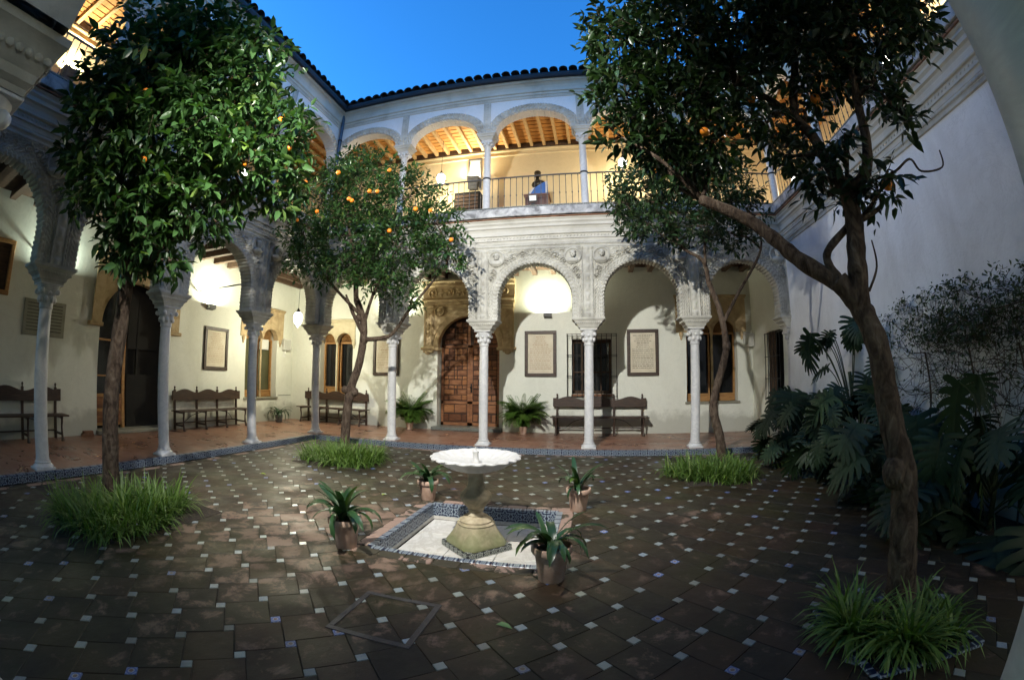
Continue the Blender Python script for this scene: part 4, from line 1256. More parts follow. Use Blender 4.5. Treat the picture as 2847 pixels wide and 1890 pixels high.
# ------------------------------------------------------------------ trees
def leaf_shape(L, W):
    """one citrus leaf in its own frame: x along, z up, folded on the midrib"""
    f = .28 * W
    return np.array([(0, 0, 0), (.28 * L, -.46 * W, f * .8), (.28 * L, .46 * W, f * .8), (.34 * L, 0, 0), (.66 * L, -.40 * W, f * .5), (.66 * L, .40 * W, f * .5), (.68 * L, 0, -.02 * L), (L, 0, -.08 * L)]), \
        [(0, 1, 3), (0, 3, 2), (1, 4, 6, 3), (3, 6, 5, 2), (4, 7, 6), (6, 7, 5)]
LV, LF = leaf_shape(1, .42)

def leaves_mesh(name, pos, dirs, lens, m, tones):
    """many leaves in one mesh: pos, direction, length per leaf"""
    n = len(pos)
    d = dirs / np.linalg.norm(dirs, axis=1)[:, None]
    ref = np.where(np.abs(d[:, 2:3]) > .95, np.array([[1., 0, 0]]), np.array([[0, 0, 1.]]))
    s = np.cross(ref, d); s /= np.linalg.norm(s, axis=1)[:, None]
    u = np.cross(d, s)
    roll = nr.normal(0, .55, n)
    s2 = s * np.cos(roll)[:, None] + u * np.sin(roll)[:, None]
    u2 = -s * np.sin(roll)[:, None] + u * np.cos(roll)[:, None]
    V = (LV[None, :, 0:1] * d[:, None] + LV[None, :, 1:2] * s2[:, None] + LV[None, :, 2:3] * u2[:, None]) * lens[:, None, None] + pos[:, None]
    k = len(LV)
    me = bpy.data.meshes.new(name)
    F = []
    tri = [f for f in LF]
    loops = np.concatenate([np.array(f) for f in tri])
    tot = np.array([len(f) for f in tri])
    me.vertices.add(n * k); me.vertices.foreach_set('co', V.reshape(-1))
    al = (loops[None, :] + (np.arange(n) * k)[:, None]).reshape(-1)
    me.loops.add(len(al)); me.loops.foreach_set('vertex_index', al.astype(np.int32))
    tt = np.tile(tot, n); st = np.r_[0, np.cumsum(tt)[:-1]]
    me.polygons.add(len(tt)); me.polygons.foreach_set('loop_start', st.astype(np.int32)); me.polygons.foreach_set('loop_total', tt.astype(np.int32))
    me.materials.append(m)
    me.update(calc_edges=True)
    me.polygons.foreach_set('use_smooth', np.ones(len(tt), bool))
    at = me.attributes.new('tone', 'FLOAT', 'FACE'); at.data.foreach_set('value', np.repeat(tones, len(tri)).astype(np.float32))
    return me

def crown(ells, per_m3, L, base=None, hollow=.45, droop=.35, gaps=.0):
    """twig clusters through the volume of several ellipsoids (x, y, z, r horizontal, r vertical)"""
    P = []; D = []; tw = []
    for (x, y, z, rh, rv) in ells:
        vol = 4.19 * rh * rh * rv
        n = max(4, int(per_m3 * vol ** .80))
        for _ in range(n):
            v = nr.normal(0, 1, 3); v /= np.linalg.norm(v)
            r = (hollow ** 3 + (1 - hollow ** 3) * nr.random()) ** (1 / 3) * (1 + nr.normal(0, .07))
            c = np.array([x, y, z]) + v * r * np.array([rh, rh, rv])
            dirv = v * .8 + np.array([0, 0, .25]) + nr.normal(0, .45, 3)
            dirv /= np.linalg.norm(dirv)
            k = nr.integers(6, 11)
            tw.append((c - dirv * .12, c + dirv * .10))
            for i in range(k):
                t = i / (k - 1)
                a = i * 2.4 + nr.random()
                s = np.cross(dirv, [0.3, .2, .9]); s /= np.linalg.norm(s); u = np.cross(dirv, s)
                out = (s * math.cos(a) + u * math.sin(a)) * (1.0 - .35 * t) + dirv * (.35 + .5 * t) - np.array([0, 0, droop]) * (1 - t * .4)
                P.append(c + dirv * (t - .5) * .20 + nr.normal(0, .012, 3)); D.append(out)
    P = np.array(P); D = np.array(D)
    return P, D, L * nr.uniform(.45, 1.25, len(P)), tw

def smooth_path(pts, sub=5):
    P = [Vector(p) for p in pts]
    out = []
    for i in range(len(P) - 1):
        p0 = P[max(0, i - 1)]; p1 = P[i]; p2 = P[i + 1]; p3 = P[min(len(P) - 1, i + 2)]
        for k in range(sub):
            t = k / sub
            out.append(.5 * ((2 * p1) + (-p0 + p2) * t + (2 * p0 - 5 * p1 + 4 * p2 - p3) * t * t + (-p0 + 3 * p1 - 3 * p2 + p3) * t ** 3))
    out.append(P[-1])
    return out

def limb(g, pts, r0, r1, n=12, wob=.06, flare=0):
    P = smooth_path(pts, 6)
    m = len(P)
    rad = []
    for i in range(m):
        t = i / (m - 1)
        r = r0 + (r1 - r0) * t
        if flare: r *= 1 + flare * math.exp(-t * 14)
        rad.append(r * (1 + wob * (math.sin(i * 1.7 + r0 * 90) * .6 + rnd.uniform(-.6, .6))))
    g.tube(P, rad, n)
    return g

def tree(label, base, limbs, knots, ells, per, L, m, oranges, group='orange trees in the four corners of the court', hollow=.45, droop=.35, n_twig=1.0):
    T = thing('orange_tree', label, 'orange tree', base, 0, group)
    B = Vector(base)
    g = G()
    pts, r0, r1 = limbs[0]
    limb(g, [Vector(p) - B for p in pts], r0, r1, 18, .05, .25)
    for (p, r, s) in knots: g.ball(Vector(p) - B, r, 8, sx=s[0], sy=s[1], sz=s[2])
    obj('trunk', g, m_bark, T, True, 180)
    for pts, r0, r1 in limbs[1:]:
        g = G(); limb(g, [Vector(p) - B for p in pts], r0, r1, 10, .07)
        obj('branch', g, m_bark, T, True, 180)
    P, D, Ls, tw = crown(ells, per, L, None, hollow, droop)
    cr = leaves_mesh('crown', P - np.array(base), D, Ls, m, nr.random(len(P)))
    o = inst('crown', cr, T); tag(o, kind='stuff')
    # thin branches reach from the forks into each part of the crown
    g = G()
    starts = [Vector(p[-1]) for p, a, b in limbs if b > .0065] + [Vector(p[len(p) // 2]) for p, a, b in limbs[1:] if b > .0065]
    for (x, y, z, rh, rv) in ells:
        c = Vector((x, y, z))
        s_ = min(starts, key=lambda q: (q - c).length + max(0, q.z - c.z) * .6)
        mid = s_.lerp(c, .5) + Vector((rnd.uniform(-.12, .12), rnd.uniform(-.12, .12), rnd.uniform(-.05, .12)))
        limb(g, [s_ - B, mid - B, c - B, c + (c - s_) * .25 - B], .020, .007, 6, .08)
        for _ in range(int(3 * n_twig)):
            d_ = Vector(nr.normal(0, 1, 3)).normalized()
            e = c + Vector((d_.x * rh, d_.y * rh, d_.z * rv)) * .8
            limb(g, [c - B, c.lerp(e, .5) + Vector((0, 0, .04)) - B, e - B], .009, .004, 5, .08)
    for a, b in tw[::3]:
        g.tube([Vector(a) - B, Vector(b) - B], [.0035, .002], 4, cap=False)
    o = obj('twigs', g, m_bark, T); tag(o, kind='stuff')
    om = mesh('orange', G().ball((0, 0, 0), .042, 9, sz=.92), m_orange, True, 180)
    for p in oranges:
        inst('orange', om, T, Vector(p) - B, (rnd.uniform(0, 3), rnd.uniform(0, 3), 0), [rnd.uniform(.9, 1.15)] * 3)
    return T

E1 = [(2.45, -6.61, 4.92, .82, .82), (2.76, -5.98, 5.39, .85, .72), (3.18, -5.53, 5.15, .7, .76), (3.66, -5.12, 4.48, .5, .5), (2.38, -6.76, 4.07, .62, .71), (2.74, -6.01, 4.12, .89, .77), (3.37, -5.45, 3.9, .70, .56), (2.65, -6.18, 3.35, .67, .62), (2.63, -6.22, 2.84, .46, .38), (3.83, -5.09, 3.66, .35, .41), (2.38, -6.78, 3.42, .28, .45), (3.04, -5.72, 3.32, .55, .39), (4.01, -5.06, 4.29, .24, .25), (2.5, -6.48, 5.7, .54, .41), (2.88, -5.79, 5.91, .41, .34), (2.93, -5.89, 2.68, .24, .21)]
E2 = [(2.88, -1.78, 5.25, .9, .72), (2.16, -2.05, 4.87, .77, .77), (3.79, -1.6, 4.91, .82, .65), (4.54, -1.6, 4.3, .53, .49), (1.95, -2.22, 4.2, .53, .49), (2.76, -1.86, 4.04, .9, .73), (3.78, -1.61, 3.93, .87, .7), (4.75, -1.63, 3.65, .39, .39), (2.52, -2.02, 3.5, .63, .35), (3.52, -1.74, 3.25, .61, .31), (4.12, -1.67, 2.91, .33, .22), (2.82, -1.82, 5.79, .46, .35), (1.99, -2.31, 3.65, .34, .3)]
E3 = [(8.22, -1.73, 4.69, .58, .5), (8.87, -1.74, 5.01, .67, .63), (9.52, -1.81, 4.74, .67, .59), (9.97, -1.97, 4.28, .42, .42), (8.32, -1.74, 4.04, .48, .3), (9.06, -1.78, 4.02, .64, .34), (9.77, -1.89, 3.8, .34, .26), (7.9, -1.79, 4.42, .3, .3)]
E4 = [(7.72, -5.49, 4.6, .36, .49), (7.7, -5.49, 3.9, .34, .32), (8.18, -5.69, 4.3, .5, .5), (8.67, -5.99, 4.32, .53, .45), (9.14, -6.28, 4.21, .53, .36), (9.49, -6.59, 3.94, .43, .35), (9.75, -6.73, 3.84, .23, .25), (8.1, -5.56, 3.7, .41, .29), (8.54, -5.81, 3.72, .38, .31), (9.38, -6.48, 3.43, .2, .25), (7.65, -5.38, 3.51, .21, .17), (7.97, -5.43, 3.39, .27, .15), (8.9, -6.23, 2.76, .14, .14), (9.16, -6.55, 2.61, .11, .11), (8.56, -5.82, 5.46, .75, .5), (9.32, -6.43, 4.87, .68, .45), (9.73, -6.87, 4.35, .45, .37), (8.77, -6.04, 3.01, .17, .13), (9.07, -6.35, 2.97, .15, .15), (9.47, -6.57, 3.14, .12, .21), (8.21, -5.38, 3.17, .23, .15), (8.35, -5.5, 3.35, .3, .22), (8.75, -5.85, 3.4, .25, .2), (9.2, -6.2, 3.75, .4, .3), (9.0, -5.9, 3.2, .2, .16), (9.05, -6.05, 2.72, .2, .16), (8.0, -5.3, 3.45, .3, .2), (9.25, -6.35, 2.62, .16, .14)]
tree('tall orange tree at the left with a straight bare trunk and dense crown', (2.42, -6.25, 0),
     [([(2.42, -6.25, -.05), (2.44, -6.22, .58), (2.45, -6.19, 1.24), (2.48, -6.13, 1.9), (2.49, -6.12, 2.43), (2.52, -6.16, 2.7)], .100, .085),
      ([(2.50, -6.12, 2.36), (2.83, -5.86, 2.9), (3.17, -5.54, 3.3), (3.47, -5.33, 3.64)], .055, .02), ([(2.51, -6.14, 2.5), (2.42, -6.42, 3.38), (2.4, -6.71, 4.08)], .05, .018), ([(2.51, -6.12, 2.49), (2.7, -5.88, 3.33), (2.92, -5.73, 4.38), (2.88, -5.78, 5.25)], .055, .018)],
     [], E1, 122, .165, m_leaf,
     [(3.42, -5.72, 4.40), (3.70, -5.70, 3.86), (3.80, -5.42, 3.96), (3.88, -5.32, 4.45), (3.62, -5.50, 3.83), (2.95, -6.70, 4.39), (4.05, -5.25, 4.05), (2.75, -6.30, 6.10), (3.05, -6.5, 3.6)], droop=.65, hollow=.35)
tree('round crowned orange tree dotted with fruit before the left end of the far arcade', (2.54, -1.34, 0),
     [([(2.54, -1.34, -.05), (2.56, -1.33, .37), (2.62, -1.32, .97), (2.68, -1.30, 1.30), (2.84, -1.30, 1.72), (2.92, -1.30, 2.15), (2.91, -1.29, 2.6), (2.82, -1.46, 3.01)], .098, .062),
      ([(2.82, -1.46, 3.0), (2.8, -1.59, 3.76), (2.66, -1.8, 4.61)], .055, .018), ([(2.93, -1.29, 2.24), (3.22, -1.30, 2.24), (3.55, -1.28, 2.33), (3.89, -1.33, 2.73), (4.29, -1.38, 3.16), (4.72, -1.53, 3.55)], .050, .016), ([(2.91, -1.29, 2.5), (3.15, -1.38, 3.09), (3.44, -1.45, 3.57)], .042, .016), ([(2.88, -1.36, 2.7), (2.42, -1.85, 3.3), (1.97, -2.2, 3.94)], .036, .014), ([(2.93, -1.32, 2.35), (2.72, -1.40, 2.75), (2.60, -1.5, 3.1)], .05, .02)],
     [((2.58, -1.36, 1.24), .085, (1, 1, .9)), ((2.76, -1.30, 1.20), .075, (1, 1, 1.2)), ((2.94, -1.30, 2.22), .085, (1, 1, 1.2)), ((2.84, -1.34, 2.66), .08, (1, 1, 1))], E2, 150, .105, m_leaf,
     [(2.91, -2.62, 5.16), (3.22, -2.62, 4.58), (3.27, -2.60, 4.55), (3.93, -2.32, 4.0), (4.58, -2.08, 4.40), (4.95, -1.98, 3.86), (3.83, -2.34, 5.18), (3.67, -2.42, 4.74), (3.52, -2.44, 4.76), (2.3, -2.78, 5.0), (4.30, -2.1, 4.45), (2.6, -2.7, 4.4), (2.15, -2.7, 4.3)])
tree('smaller orange tree before the right end of the far arcade with a crooked thin trunk', (9.49, -1.53, 0),
     [([(9.49, -1.53, -.05), (9.47, -1.52, .3), (9.43, -1.51, .57), (9.33, -1.49, .95), (9.37, -1.49, 1.29), (9.50, -1.53, 1.75), (9.55, -1.54, 2.05), (9.46, -1.58, 2.58), (9.3, -1.54, 3.1)], .086, .045),
      ([(9.3, -1.54, 3.08), (9.2, -1.61, 3.46), (8.83, -1.63, 3.72), (8.65, -1.69, 4.37)], .042, .015), ([(9.24, -1.60, 3.36), (9.26, -1.73, 4.04)], .034, .014), ([(9.48, -1.58, 2.36), (9.75, -1.68, 2.85), (10.16, -1.94, 3.57), (10.09, -2.02, 4.11)], .036, .013)],
     [((9.56, -1.54, 2.02), .075, (1, 1, 1.4))], E3, 230, .110, m_leaf_shade, [(8.4, -2.25, 4.8), (9.3, -2.4, 4.6)])
tree('nearest orange tree at the right with a thick leaning trunk forking overhead', (9.37, -6.45, 0),
     [([(9.37, -6.46, -.05), (9.33, -6.43, .31), (9.30, -6.40, .62), (9.27, -6.385, .9), (9.21, -6.33, 1.13), (9.17, -6.29, 1.39), (9.13, -6.26, 1.68), (9.04, -6.20, 1.93), (8.94, -6.14, 2.09)], .098, .070),
      ([(8.99, -6.17, 2.03), (8.76, -5.98, 2.25), (8.64, -5.86, 2.43), (8.49, -5.69, 2.65), (8.23, -5.44, 2.90)], .062, .042),
      ([(9.05, -6.21, 1.90), (9.06, -6.22, 2.21), (9.08, -6.23, 2.44), (9.08, -6.23, 2.71)], .072, .060),
      ([(9.08, -6.23, 2.66), (9.03, -6.14, 2.90), (9.00, -6.07, 3.17), (8.93, -6.01, 3.41), (9.03, -6.07, 3.84), (9.16, -6.17, 4.42)], .050, .026),
      ([(9.08, -6.23, 2.66), (9.20, -6.32, 2.78), (9.25, -6.36, 2.99), (9.27, -6.38, 3.33), (9.32, -6.42, 3.7), (9.43, -6.53, 4.22)], .046, .024),
      ([(8.97, -6.16, 2.06), (8.90, -6.11, 2.20), (8.91, -6.12, 2.30), (9.05, -6.20, 2.44)], .032, .026),
      ([(9.01, -6.07, 3.17), (8.85, -5.91, 3.55), (8.63, -5.74, 3.87)], .036, .018),
      ([(9.15, -6.32, 2.70), (9.31, -6.48, 2.72), (9.40, -6.58, 2.78), (9.45, -6.61, 2.69), (9.54, -6.72, 2.68), (9.55, -6.73, 2.79)], .010, .005),
      ([(9.10, -6.26, 2.0), (9.16, -6.30, 2.15), (9.15, -6.30, 2.32)], .010, .005)],
     [((9.20, -6.38, .90), .085, (1.0, 1.0, 1.3)), ((9.11, -6.22, 1.86), .05, (1, 1, 1.5)), ((9.13, -6.25, 1.78), .035, (1, 1, 1))], E4, 330, .105, m_leaf_shade,
     [(8.25, -5.75, 3.35), (8.66, -5.85, 3.62), (9.22, -6.50, 2.62), (9.1, -6.1, 3.5)], droop=.55)

# ------------------------------------------------------------------ grass beds and bed edging
def blade_bed(label, cx, cy, rx, ry, n, L, tuft=None, seed=1):
    r = np.random.default_rng(seed)
    V = []; F = []; tone = []
    for i in range(n):
        if tuft:
            tx, ty, tr = tuft[i % len(tuft)]
            a = r.random() * 2 * PI; q = tr * r.random() ** .7
            x, y = tx + q * math.cos(a), ty + q * math.sin(a); out = a + r.normal(0, .4)
        else:
            a = r.random() * 2 * PI; q = r.random() ** .5 * (1 + .14 * math.sin(3 * a + seed) + .08 * math.sin(7 * a))
            x, y = cx + rx * q * math.cos(a), cy + ry * q * math.sin(a)
            if math.sin(x * 9 + seed) * math.sin(y * 8 + 2 * seed) < -.55 and r.random() < .75: continue
            out = a + r.normal(0, 1.0)
        l = L * r.uniform(.55, 1.15); lean = r.uniform(.25, 1.25) * (1.15 if tuft else 1.05)
        wd = r.uniform(.0045, .0095) * (1.35 if tuft else 1.1)
        dx, dy = math.cos(out), math.sin(out)
        b = len(V); z = 0; h = 0; ang_ = PI / 2
        for k in range(5):
            ww = wd * (1, 1, .9, .65, .08)[k]
            px, py = x + dx * h, y + dy * h
            V.append((px - dy * ww, py + dx * ww, max(.004, z))); V.append((px + dy * ww, py - dx * ww, max(.004, z + .001)))
            ang_ -= lean * .55
            h += math.cos(ang_) * l / 4; z += math.sin(ang_) * l / 4
        for k in range(4): F.append((b + 2 * k, b + 2 * k + 1, b + 2 * k + 3, b + 2 * k + 2)); tone.append(0)
        tv = r.random()
        tone[-4:] = [tv] * 4
    me = bpy.data.meshes.new('grass_bed'); me.from_pydata(V, [], F); me.materials.append(m_grass)
    me.polygons.foreach_set('use_smooth', [True] * len(F))
    at = me.attributes.new('tone', 'FLOAT', 'FACE'); at.data.foreach_set('value', tone)
    o = bpy.data.objects.new('grass_bed', me); COL.objects.link(o)
    return tag(o, label, 'grass', None, 'stuff')
blade_bed('thick ring of long green grass round the trunk of the tall left tree', 2.98, -6.42, .62, .72, 2000, .40, seed=3)
blade_bed('low ring of green grass round the tree before the left of the far arcade', 3.02, -2.05, .76, .64, 1900, .40, seed=4)
blade_bed('low ring of green grass round the crooked tree at the far right', 9.20, -2.10, .66, .62, 1600, .38, seed=5)
for x0, x1, y0, y1 in ((2.15, 3.6, -6.95, -5.5), (2.3, 3.7, -2.7, -1.2), (8.65, 9.85, -2.75, -1.3), (8.80, 9.54, -7.04, -6.32)):
    tag(obj('soil', G().prism([(x0, y0), (x1, y0), (x1, y1), (x0, y1)], -.03, .005), m_soil), kind='structure')
edge = tag(obj('bed_edging', G().box(8.785, 8.80, -7.05, -6.31, -.05, .008).box(9.54, 9.555, -7.05, -6.31, -.05, .008).box(8.80, 9.54, -7.05, -7.035, -.05, .008).box(8.80, 9.54, -6.325, -6.31, -.05, .008), m_grout), kind='structure')
et2 = mesh('edging_tile', G().box(-.061, .061, -.026, .026, 0, .022, bev=.006), m_az)
for k in range(6):
    c = 8.86 + k * .1245
    inst('edging_tile', et2, edge, (c, -7.045, .006)); inst('edging_tile', et2, edge, (c, -6.315, .006))
    c = -6.99 + k * .1245
    inst('edging_tile', et2, edge, (8.79, c, .006), (0, 0, R(90))); inst('edging_tile', et2, edge, (9.55, c, .006), (0, 0, R(90)))
blade_bed('two arching clumps of strap grass at the foot of the nearest tree', 9, -6.8, .3, .3, 560, .40, [(8.86, -6.66, .06), (9.10, -6.90, .06), (9.10, -6.90, .05), (8.86, -6.66, .06), (8.96, -6.84, .03), (8.90, -6.44, .03), (9.10, -6.90, .06), (8.86, -6.66, .05)], seed=6)
blade_bed('sparse dark strap grass behind the nearest trunk', 9.45, -6.6, .1, .2, 110, .36, [(9.47, -6.75, .05), (9.42, -6.9, .05), (9.50, -6.5, .04)], seed=8)

# ------------------------------------------------------------------ potted plants
def strap_leaf(L, wd, bend, n=9):
    g = G(); h = 0; z = 0; a = R(78)
    rows = []
    for k in range(n):
        t = k / (n - 1)
        ww = wd * (.55 + 1.2 * t) * (1 - t ** 4) if t < 1 else .001
        ww = wd * min(1, .5 + 1.6 * t) * math.sqrt(max(0, 1 - t ** 5)) + .001
        rows.append([(h, -ww, z + ww * .35), (h, 0, z), (h, ww, z + ww * .35)])
        a -= bend / (n - 1) * (1 + .6 * t)
        h += math.cos(a) * L / (n - 1); z += math.sin(a) * L / (n - 1)
    g.grid(np.array(rows))
    return g
cl_leaf = [mesh('leaf', strap_leaf(.38, .022, b), m_cliv, True, 180) for b in (R(40), R(75), R(110), R(140))]
pot_g = G(); pot_g.lathe([(.088, 0), (.092, .006), (.118, .20), (.122, .212), (.140, .216), (.146, .226), (.147, .262), (.143, .272), (.130, .270), (.126, .232), (.001, .226)], 40)
pot_me = mesh('pot', pot_g, m_terra, True, 40)
psoil = mesh('potting_soil', G().lathe([(.124, .228), (.10, .238), (.05, .244), (.001, .246)], 20, cap=False), m_soil, True)
def clivia(label, x, y, s, n, seed, tall=0, ps=1):
    r = random.Random(seed)
    T = thing('potted_clivia', label, 'potted plant', (x, y, 0), r.uniform(0, 6), 'clivias in clay pots round the fountain')
    inst('pot', pot_me, T, scale=(ps, ps, ps)); inst('potting_soil', psoil, T, scale=(ps, ps, ps))
    for i in range(n):
        k = 0 if r.random() < tall else r.choice((1, 1, 2, 2, 3))
        sc_ = s * r.uniform(.75, 1.15)
        inst('leaf', cl_leaf[k], T, (r.uniform(-.03, .03), r.uniform(-.03, .03), .225 * ps), (r.uniform(-.2, .2), 0, i * 2.4 + r.uniform(-.4, .4)), (sc_, sc_ * r.uniform(.9, 1.25), sc_))
clivia('largest clivia in the nearest pot to the right of the basin front corner', 7.04, -5.63, 1.12, 24, 3, .15, 1.05)
clivia('clivia in the clay pot behind the basin on the right with an upright leaf', 7.16, -3.83, 1.12, 17, 5, .4, .98)
clivia('clivia with yellow green tips in the small pot behind the basin on the left', 5.33, -3.77, 1.1, 20, 7, .15, .92)
clivia('bushy clivia in the clay pot at the front left corner of the basin', 5.25, -5.53, 1.2, 30, 9, .3, 1.02)

def frond(L, wd, bend, n=26):
    g = G(); h = 0; z = 0; a = R(82); P = []
    for k in range(n):
        P.append((h, z, a)); a -= bend / n * (1 + k / n); h += math.cos(a) * L / n; z += math.sin(a) * L / n
    for k in range(1, n - 1):
        t = k / n; l = wd * math.sin(PI * min(1, .12 + t * .88)) ** .7
        x, zz, a = P[k]; x2 = x + .010 * math.cos(a) ; z2 = zz + .010 * math.sin(a)
        for s_ in (-1, 1):
            g.add([(x, 0, zz), (x + .004, s_ * l * .5, zz + .006), (x2 + .020, s_ * l, zz - .010), (x2 + .018, s_ * l * .5, z2 + .002)], [(0, 1, 2, 3) if s_ > 0 else (3, 2, 1, 0)])
    g.tube([(p[0], 0, p[1]) for p in P[::3]], .0022, 4, cap=False)
    return g
fr_me = [mesh('frond', frond(L, .074, b), m_fern, True, 180) for L, b in ((.62, R(25)), (.64, R(60)), (.60, R(95)), (.52, R(125)))]
fpot = G(); fpot.lathe([(.075, 0), (.08, .005), (.10, .17), (.112, .175), (.115, .205), (.10, .207), (.001, .19)], 26)
fpot_me = mesh('pot', fpot, m_terra, True, 40)
def fern(label, x, y, n, s, seed):
    r = random.Random(seed)
    T = thing('potted_fern', label, 'fern', (x, y, .115), 0, 'ferns either side of the door')
    inst('pot', fpot_me, T)
    for i in range(n):
        k = r.choice((0, 1, 1, 2, 2, 3)); q = s * r.uniform(.75, 1.12)
        inst('frond', fr_me[k], T, (r.uniform(-.04, .04), r.uniform(-.04, .04), .19), (r.uniform(-.25, .25), 0, i * 2.4 + r.uniform(-.3, .3)), (q, q, q))
fern('bushy fern in a clay pot to the left of the wooden door', 2.50, 1.90, 170, 1.45, 2)
fern('bushy fern in a clay pot to the right of the wooden door', 5.56, 1.90, 170, 1.5, 4)
T = thing('spider_plant', 'dark arching spider plant on the gallery floor in the far left corner', 'plant', (-1.50, 1.25, .115))
obj('pot', G().lathe([(.09, 0), (.10, .01), (.115, .20), (.10, .21), (.001, .19)], 24), m_irong, T, True)
sp = [mesh('leaf', strap_leaf(.62, .014, b, 11), m_cliv, True, 180) for b in (R(95), R(130), R(165))]
for i in range(44): inst('leaf', sp[i % 3], T, (rnd.uniform(-.04, .04), rnd.uniform(-.04, .04), .18), (rnd.uniform(-.2, .2), 0, i * 2.4 + rnd.uniform(-.3, .3)), [rnd.uniform(.7, 1.1)] * 3)

# ------------------------------------------------------------------ monstera bed and climber along the right wall
def monstera_leaf(seed):
    r = random.Random(seed)
    g = G(); n = 7
    def bend(x, y): return -.16 * x * x * 4 - .22 * y * y * 2 + .06 * abs(y)
    rib = [(-.02 + .47 * k / 12, 0) for k in range(13)]
    for s_ in (-1, 1):
        # solid part along the rib, then fingers
        inner = []
        for k in range(n):
            t = (k + .5) / n
            x0 = .00 + .40 * t
            ln = .30 * math.sin(PI * min(1, .30 + t * .62)) ** .8 * r.uniform(.93, 1.05)
            dirx = -.55 + 1.45 * t; d_ = Vector((dirx, 1)).normalized()
            wb = .031; 
            base = Vector((x0, .02))
            pts = []
            for q in range(6):
                u = q / 5
                c = base + d_ * ln * u + Vector((.05 * u * u, 0))
                ww = wb * (1.05 - .15 * u) if u < .9 else wb * .45
                if u < .35: ww = wb * 1.13
                nrm = Vector((d_.y, -d_.x))
                a, b = c + nrm * ww, c - nrm * ww
                pts.append([(a.x, s_ * max(0, a.y), bend(a.x, a.y)), (c.x, s_ * max(0, c.y), bend(c.x, c.y) + .006), (b.x, s_ * max(0, b.y), bend(b.x, b.y))])
            g.grid(np.array(pts), flip=s_ < 0)
        strip = [[(x, 0, bend(x, 0) - .006), (x + .01, s_ * .07 * math.sin(PI * min(1, .15 + i / 14)), bend(x, .05) + .002)] for i, (x, _) in enumerate(rib)]
        g.grid(np.array(strip), flip=s_ > 0)
    g.grid(np.array([[(.38, -.03, bend(.38, .03)), (.38, .03, bend(.38, .03))], [(.44, -.025, bend(.44, .02)), (.44, .025, bend(.44, .02))], [(.50, 0, bend(.5, 0)), (.50, .001, bend(.5, 0))]]), flip=True)
    return mesh('leaf', g, m_mon, True, 180)
mon = [monstera_leaf(k) for k in range(4)]
def monstera(label, cx, cy, h, n, spread, seed, size=1.0, xin=.55):
    r = random.Random(seed)
    T = thing('monstera_plant', label, 'monstera', (cx, cy, 0), 0, 'monstera plants in the bed along the right wall')
    g = G()
    stem = [(0, 0, 0), (.05, .03, h * .35), (-.02, .05, h * .65)]
    g.tube(smooth_path(stem), .028, 8)
    for i in range(n):
        a = r.uniform(0, 2 * PI); q = spread * r.uniform(.3, 1)
        z = h * (r.uniform(.10, 1.0) if i > 2 else r.uniform(.85, 1.0))
        x = max(-spread, -xin + .25 + q * math.cos(a) * .8) if False else q * math.cos(a) * .75 - .12
        y = q * math.sin(a)
        p = Vector((min(x, 11.36 - cx), y, max(.12, z)))
        st = Vector((0, .03, z * .45))
        g.tube(smooth_path([st, st.lerp(p, .55) + Vector((0, 0, .16)), p], 4), .008, 5)
        face = math.atan2(p.y, p.x) + r.uniform(-.5, .5)
        if r.random() < .6: face = PI + r.uniform(-1.2, 1.2)
        s_ = size * r.uniform(.45, 1.15)
        inst('leaf', r.choice(mon), T, p, (r.uniform(-.6, .6), r.uniform(.25, 1.35), face), (s_, s_ * r.uniform(.85, 1.1), s_ * r.uniform(.7, 1.7)))
    obj('stem', g, m_stem, T, True, 180)
monstera('monstera at the far end of the bed, its leaves before the barred end window', 11.10, -.85, 1.25, 20, .75, 1, .95)
monstera('low dense monstera spreading over the floor edge beyond the middle of the bed', 10.95, -1.9, 1.25, 26, .80, 2, .95)
monstera('tall climbing monstera whose top leaves stand highest against the white wall', 11.15, -2.9, 2.35, 24, .70, 3, .98)
monstera('dark monstera in the middle of the bed left of the near trunk', 10.90, -3.5, 1.25, 30, .85, 4, .95)
monstera('monstera right of the near trunk holding one upright fan shaped leaf', 11.0, -4.6, 1.1, 28, .85, 5, .95)
monstera('monstera nearest the camera, at the near end of the bed', 11.0, -5.75, 1.45, 30, .90, 6, 1.05)
monstera('low monstera cluster drooping over the paving under the climber', 10.75, -4.9, .75, 24, .75, 7, .95)

T = thing('climber', 'tangled leafless climber with small leaves on the right wall above the monsteras', 'climber', (11.40, -4.9, 0))
g = G()
r_ = random.Random(5)
ps = []
for i in range(270):
    y0 = r_.uniform(-1.7, .9); z0 = r_.uniform(1.05, 2.15)
    pts = [Vector((r_.uniform(-.06, .02), y0, z0))]
    d_ = Vector((0, r_.uniform(-1, 1), r_.uniform(-.3, .6))).normalized()
    for k in range(9):
        d_ = (d_ + Vector((r_.uniform(-.12, .12), r_.uniform(-.55, .55), r_.uniform(-.6, .5)))).normalized()
        q = pts[-1] + d_ * .11
        q.x = min(.03, max(-.22, q.x))
        if q.z > 2.45 - .10 * q.y * q.y: q.z -= .1
        pts.append(q)
    g.tube(pts, r_.uniform(.0018, .0045), 4, cap=False)
    ps += pts
for y0 in (-.2, .55, -.9): g.tube(smooth_path([(0, y0, 0), (.02, y0 + .05, .6), (-.02, y0 - .03, 1.2), (0, y0 + .08, 1.7)]), .012, 6)
tag(obj('tendrils', g, m_bark, T), kind='stuff')
P = []; 
for p in ps:
    k = 3 if p.z > 1.75 else (1 if r_.random() < .4 else 0)
    for _ in range(k): P.append((p.x + r_.uniform(-.06, .03), p.y + r_.uniform(-.08, .08), p.z + r_.uniform(-.06, .08)))
P = np.array(P)
tag(inst('small_leaves', leaves_mesh('small_leaves', P, nr.normal(0, 1, P.shape) + np.array([-.5, 0, -.3]), nr.uniform(.03, .075, len(P)), m_vine, nr.random(len(P))), T), kind='stuff')

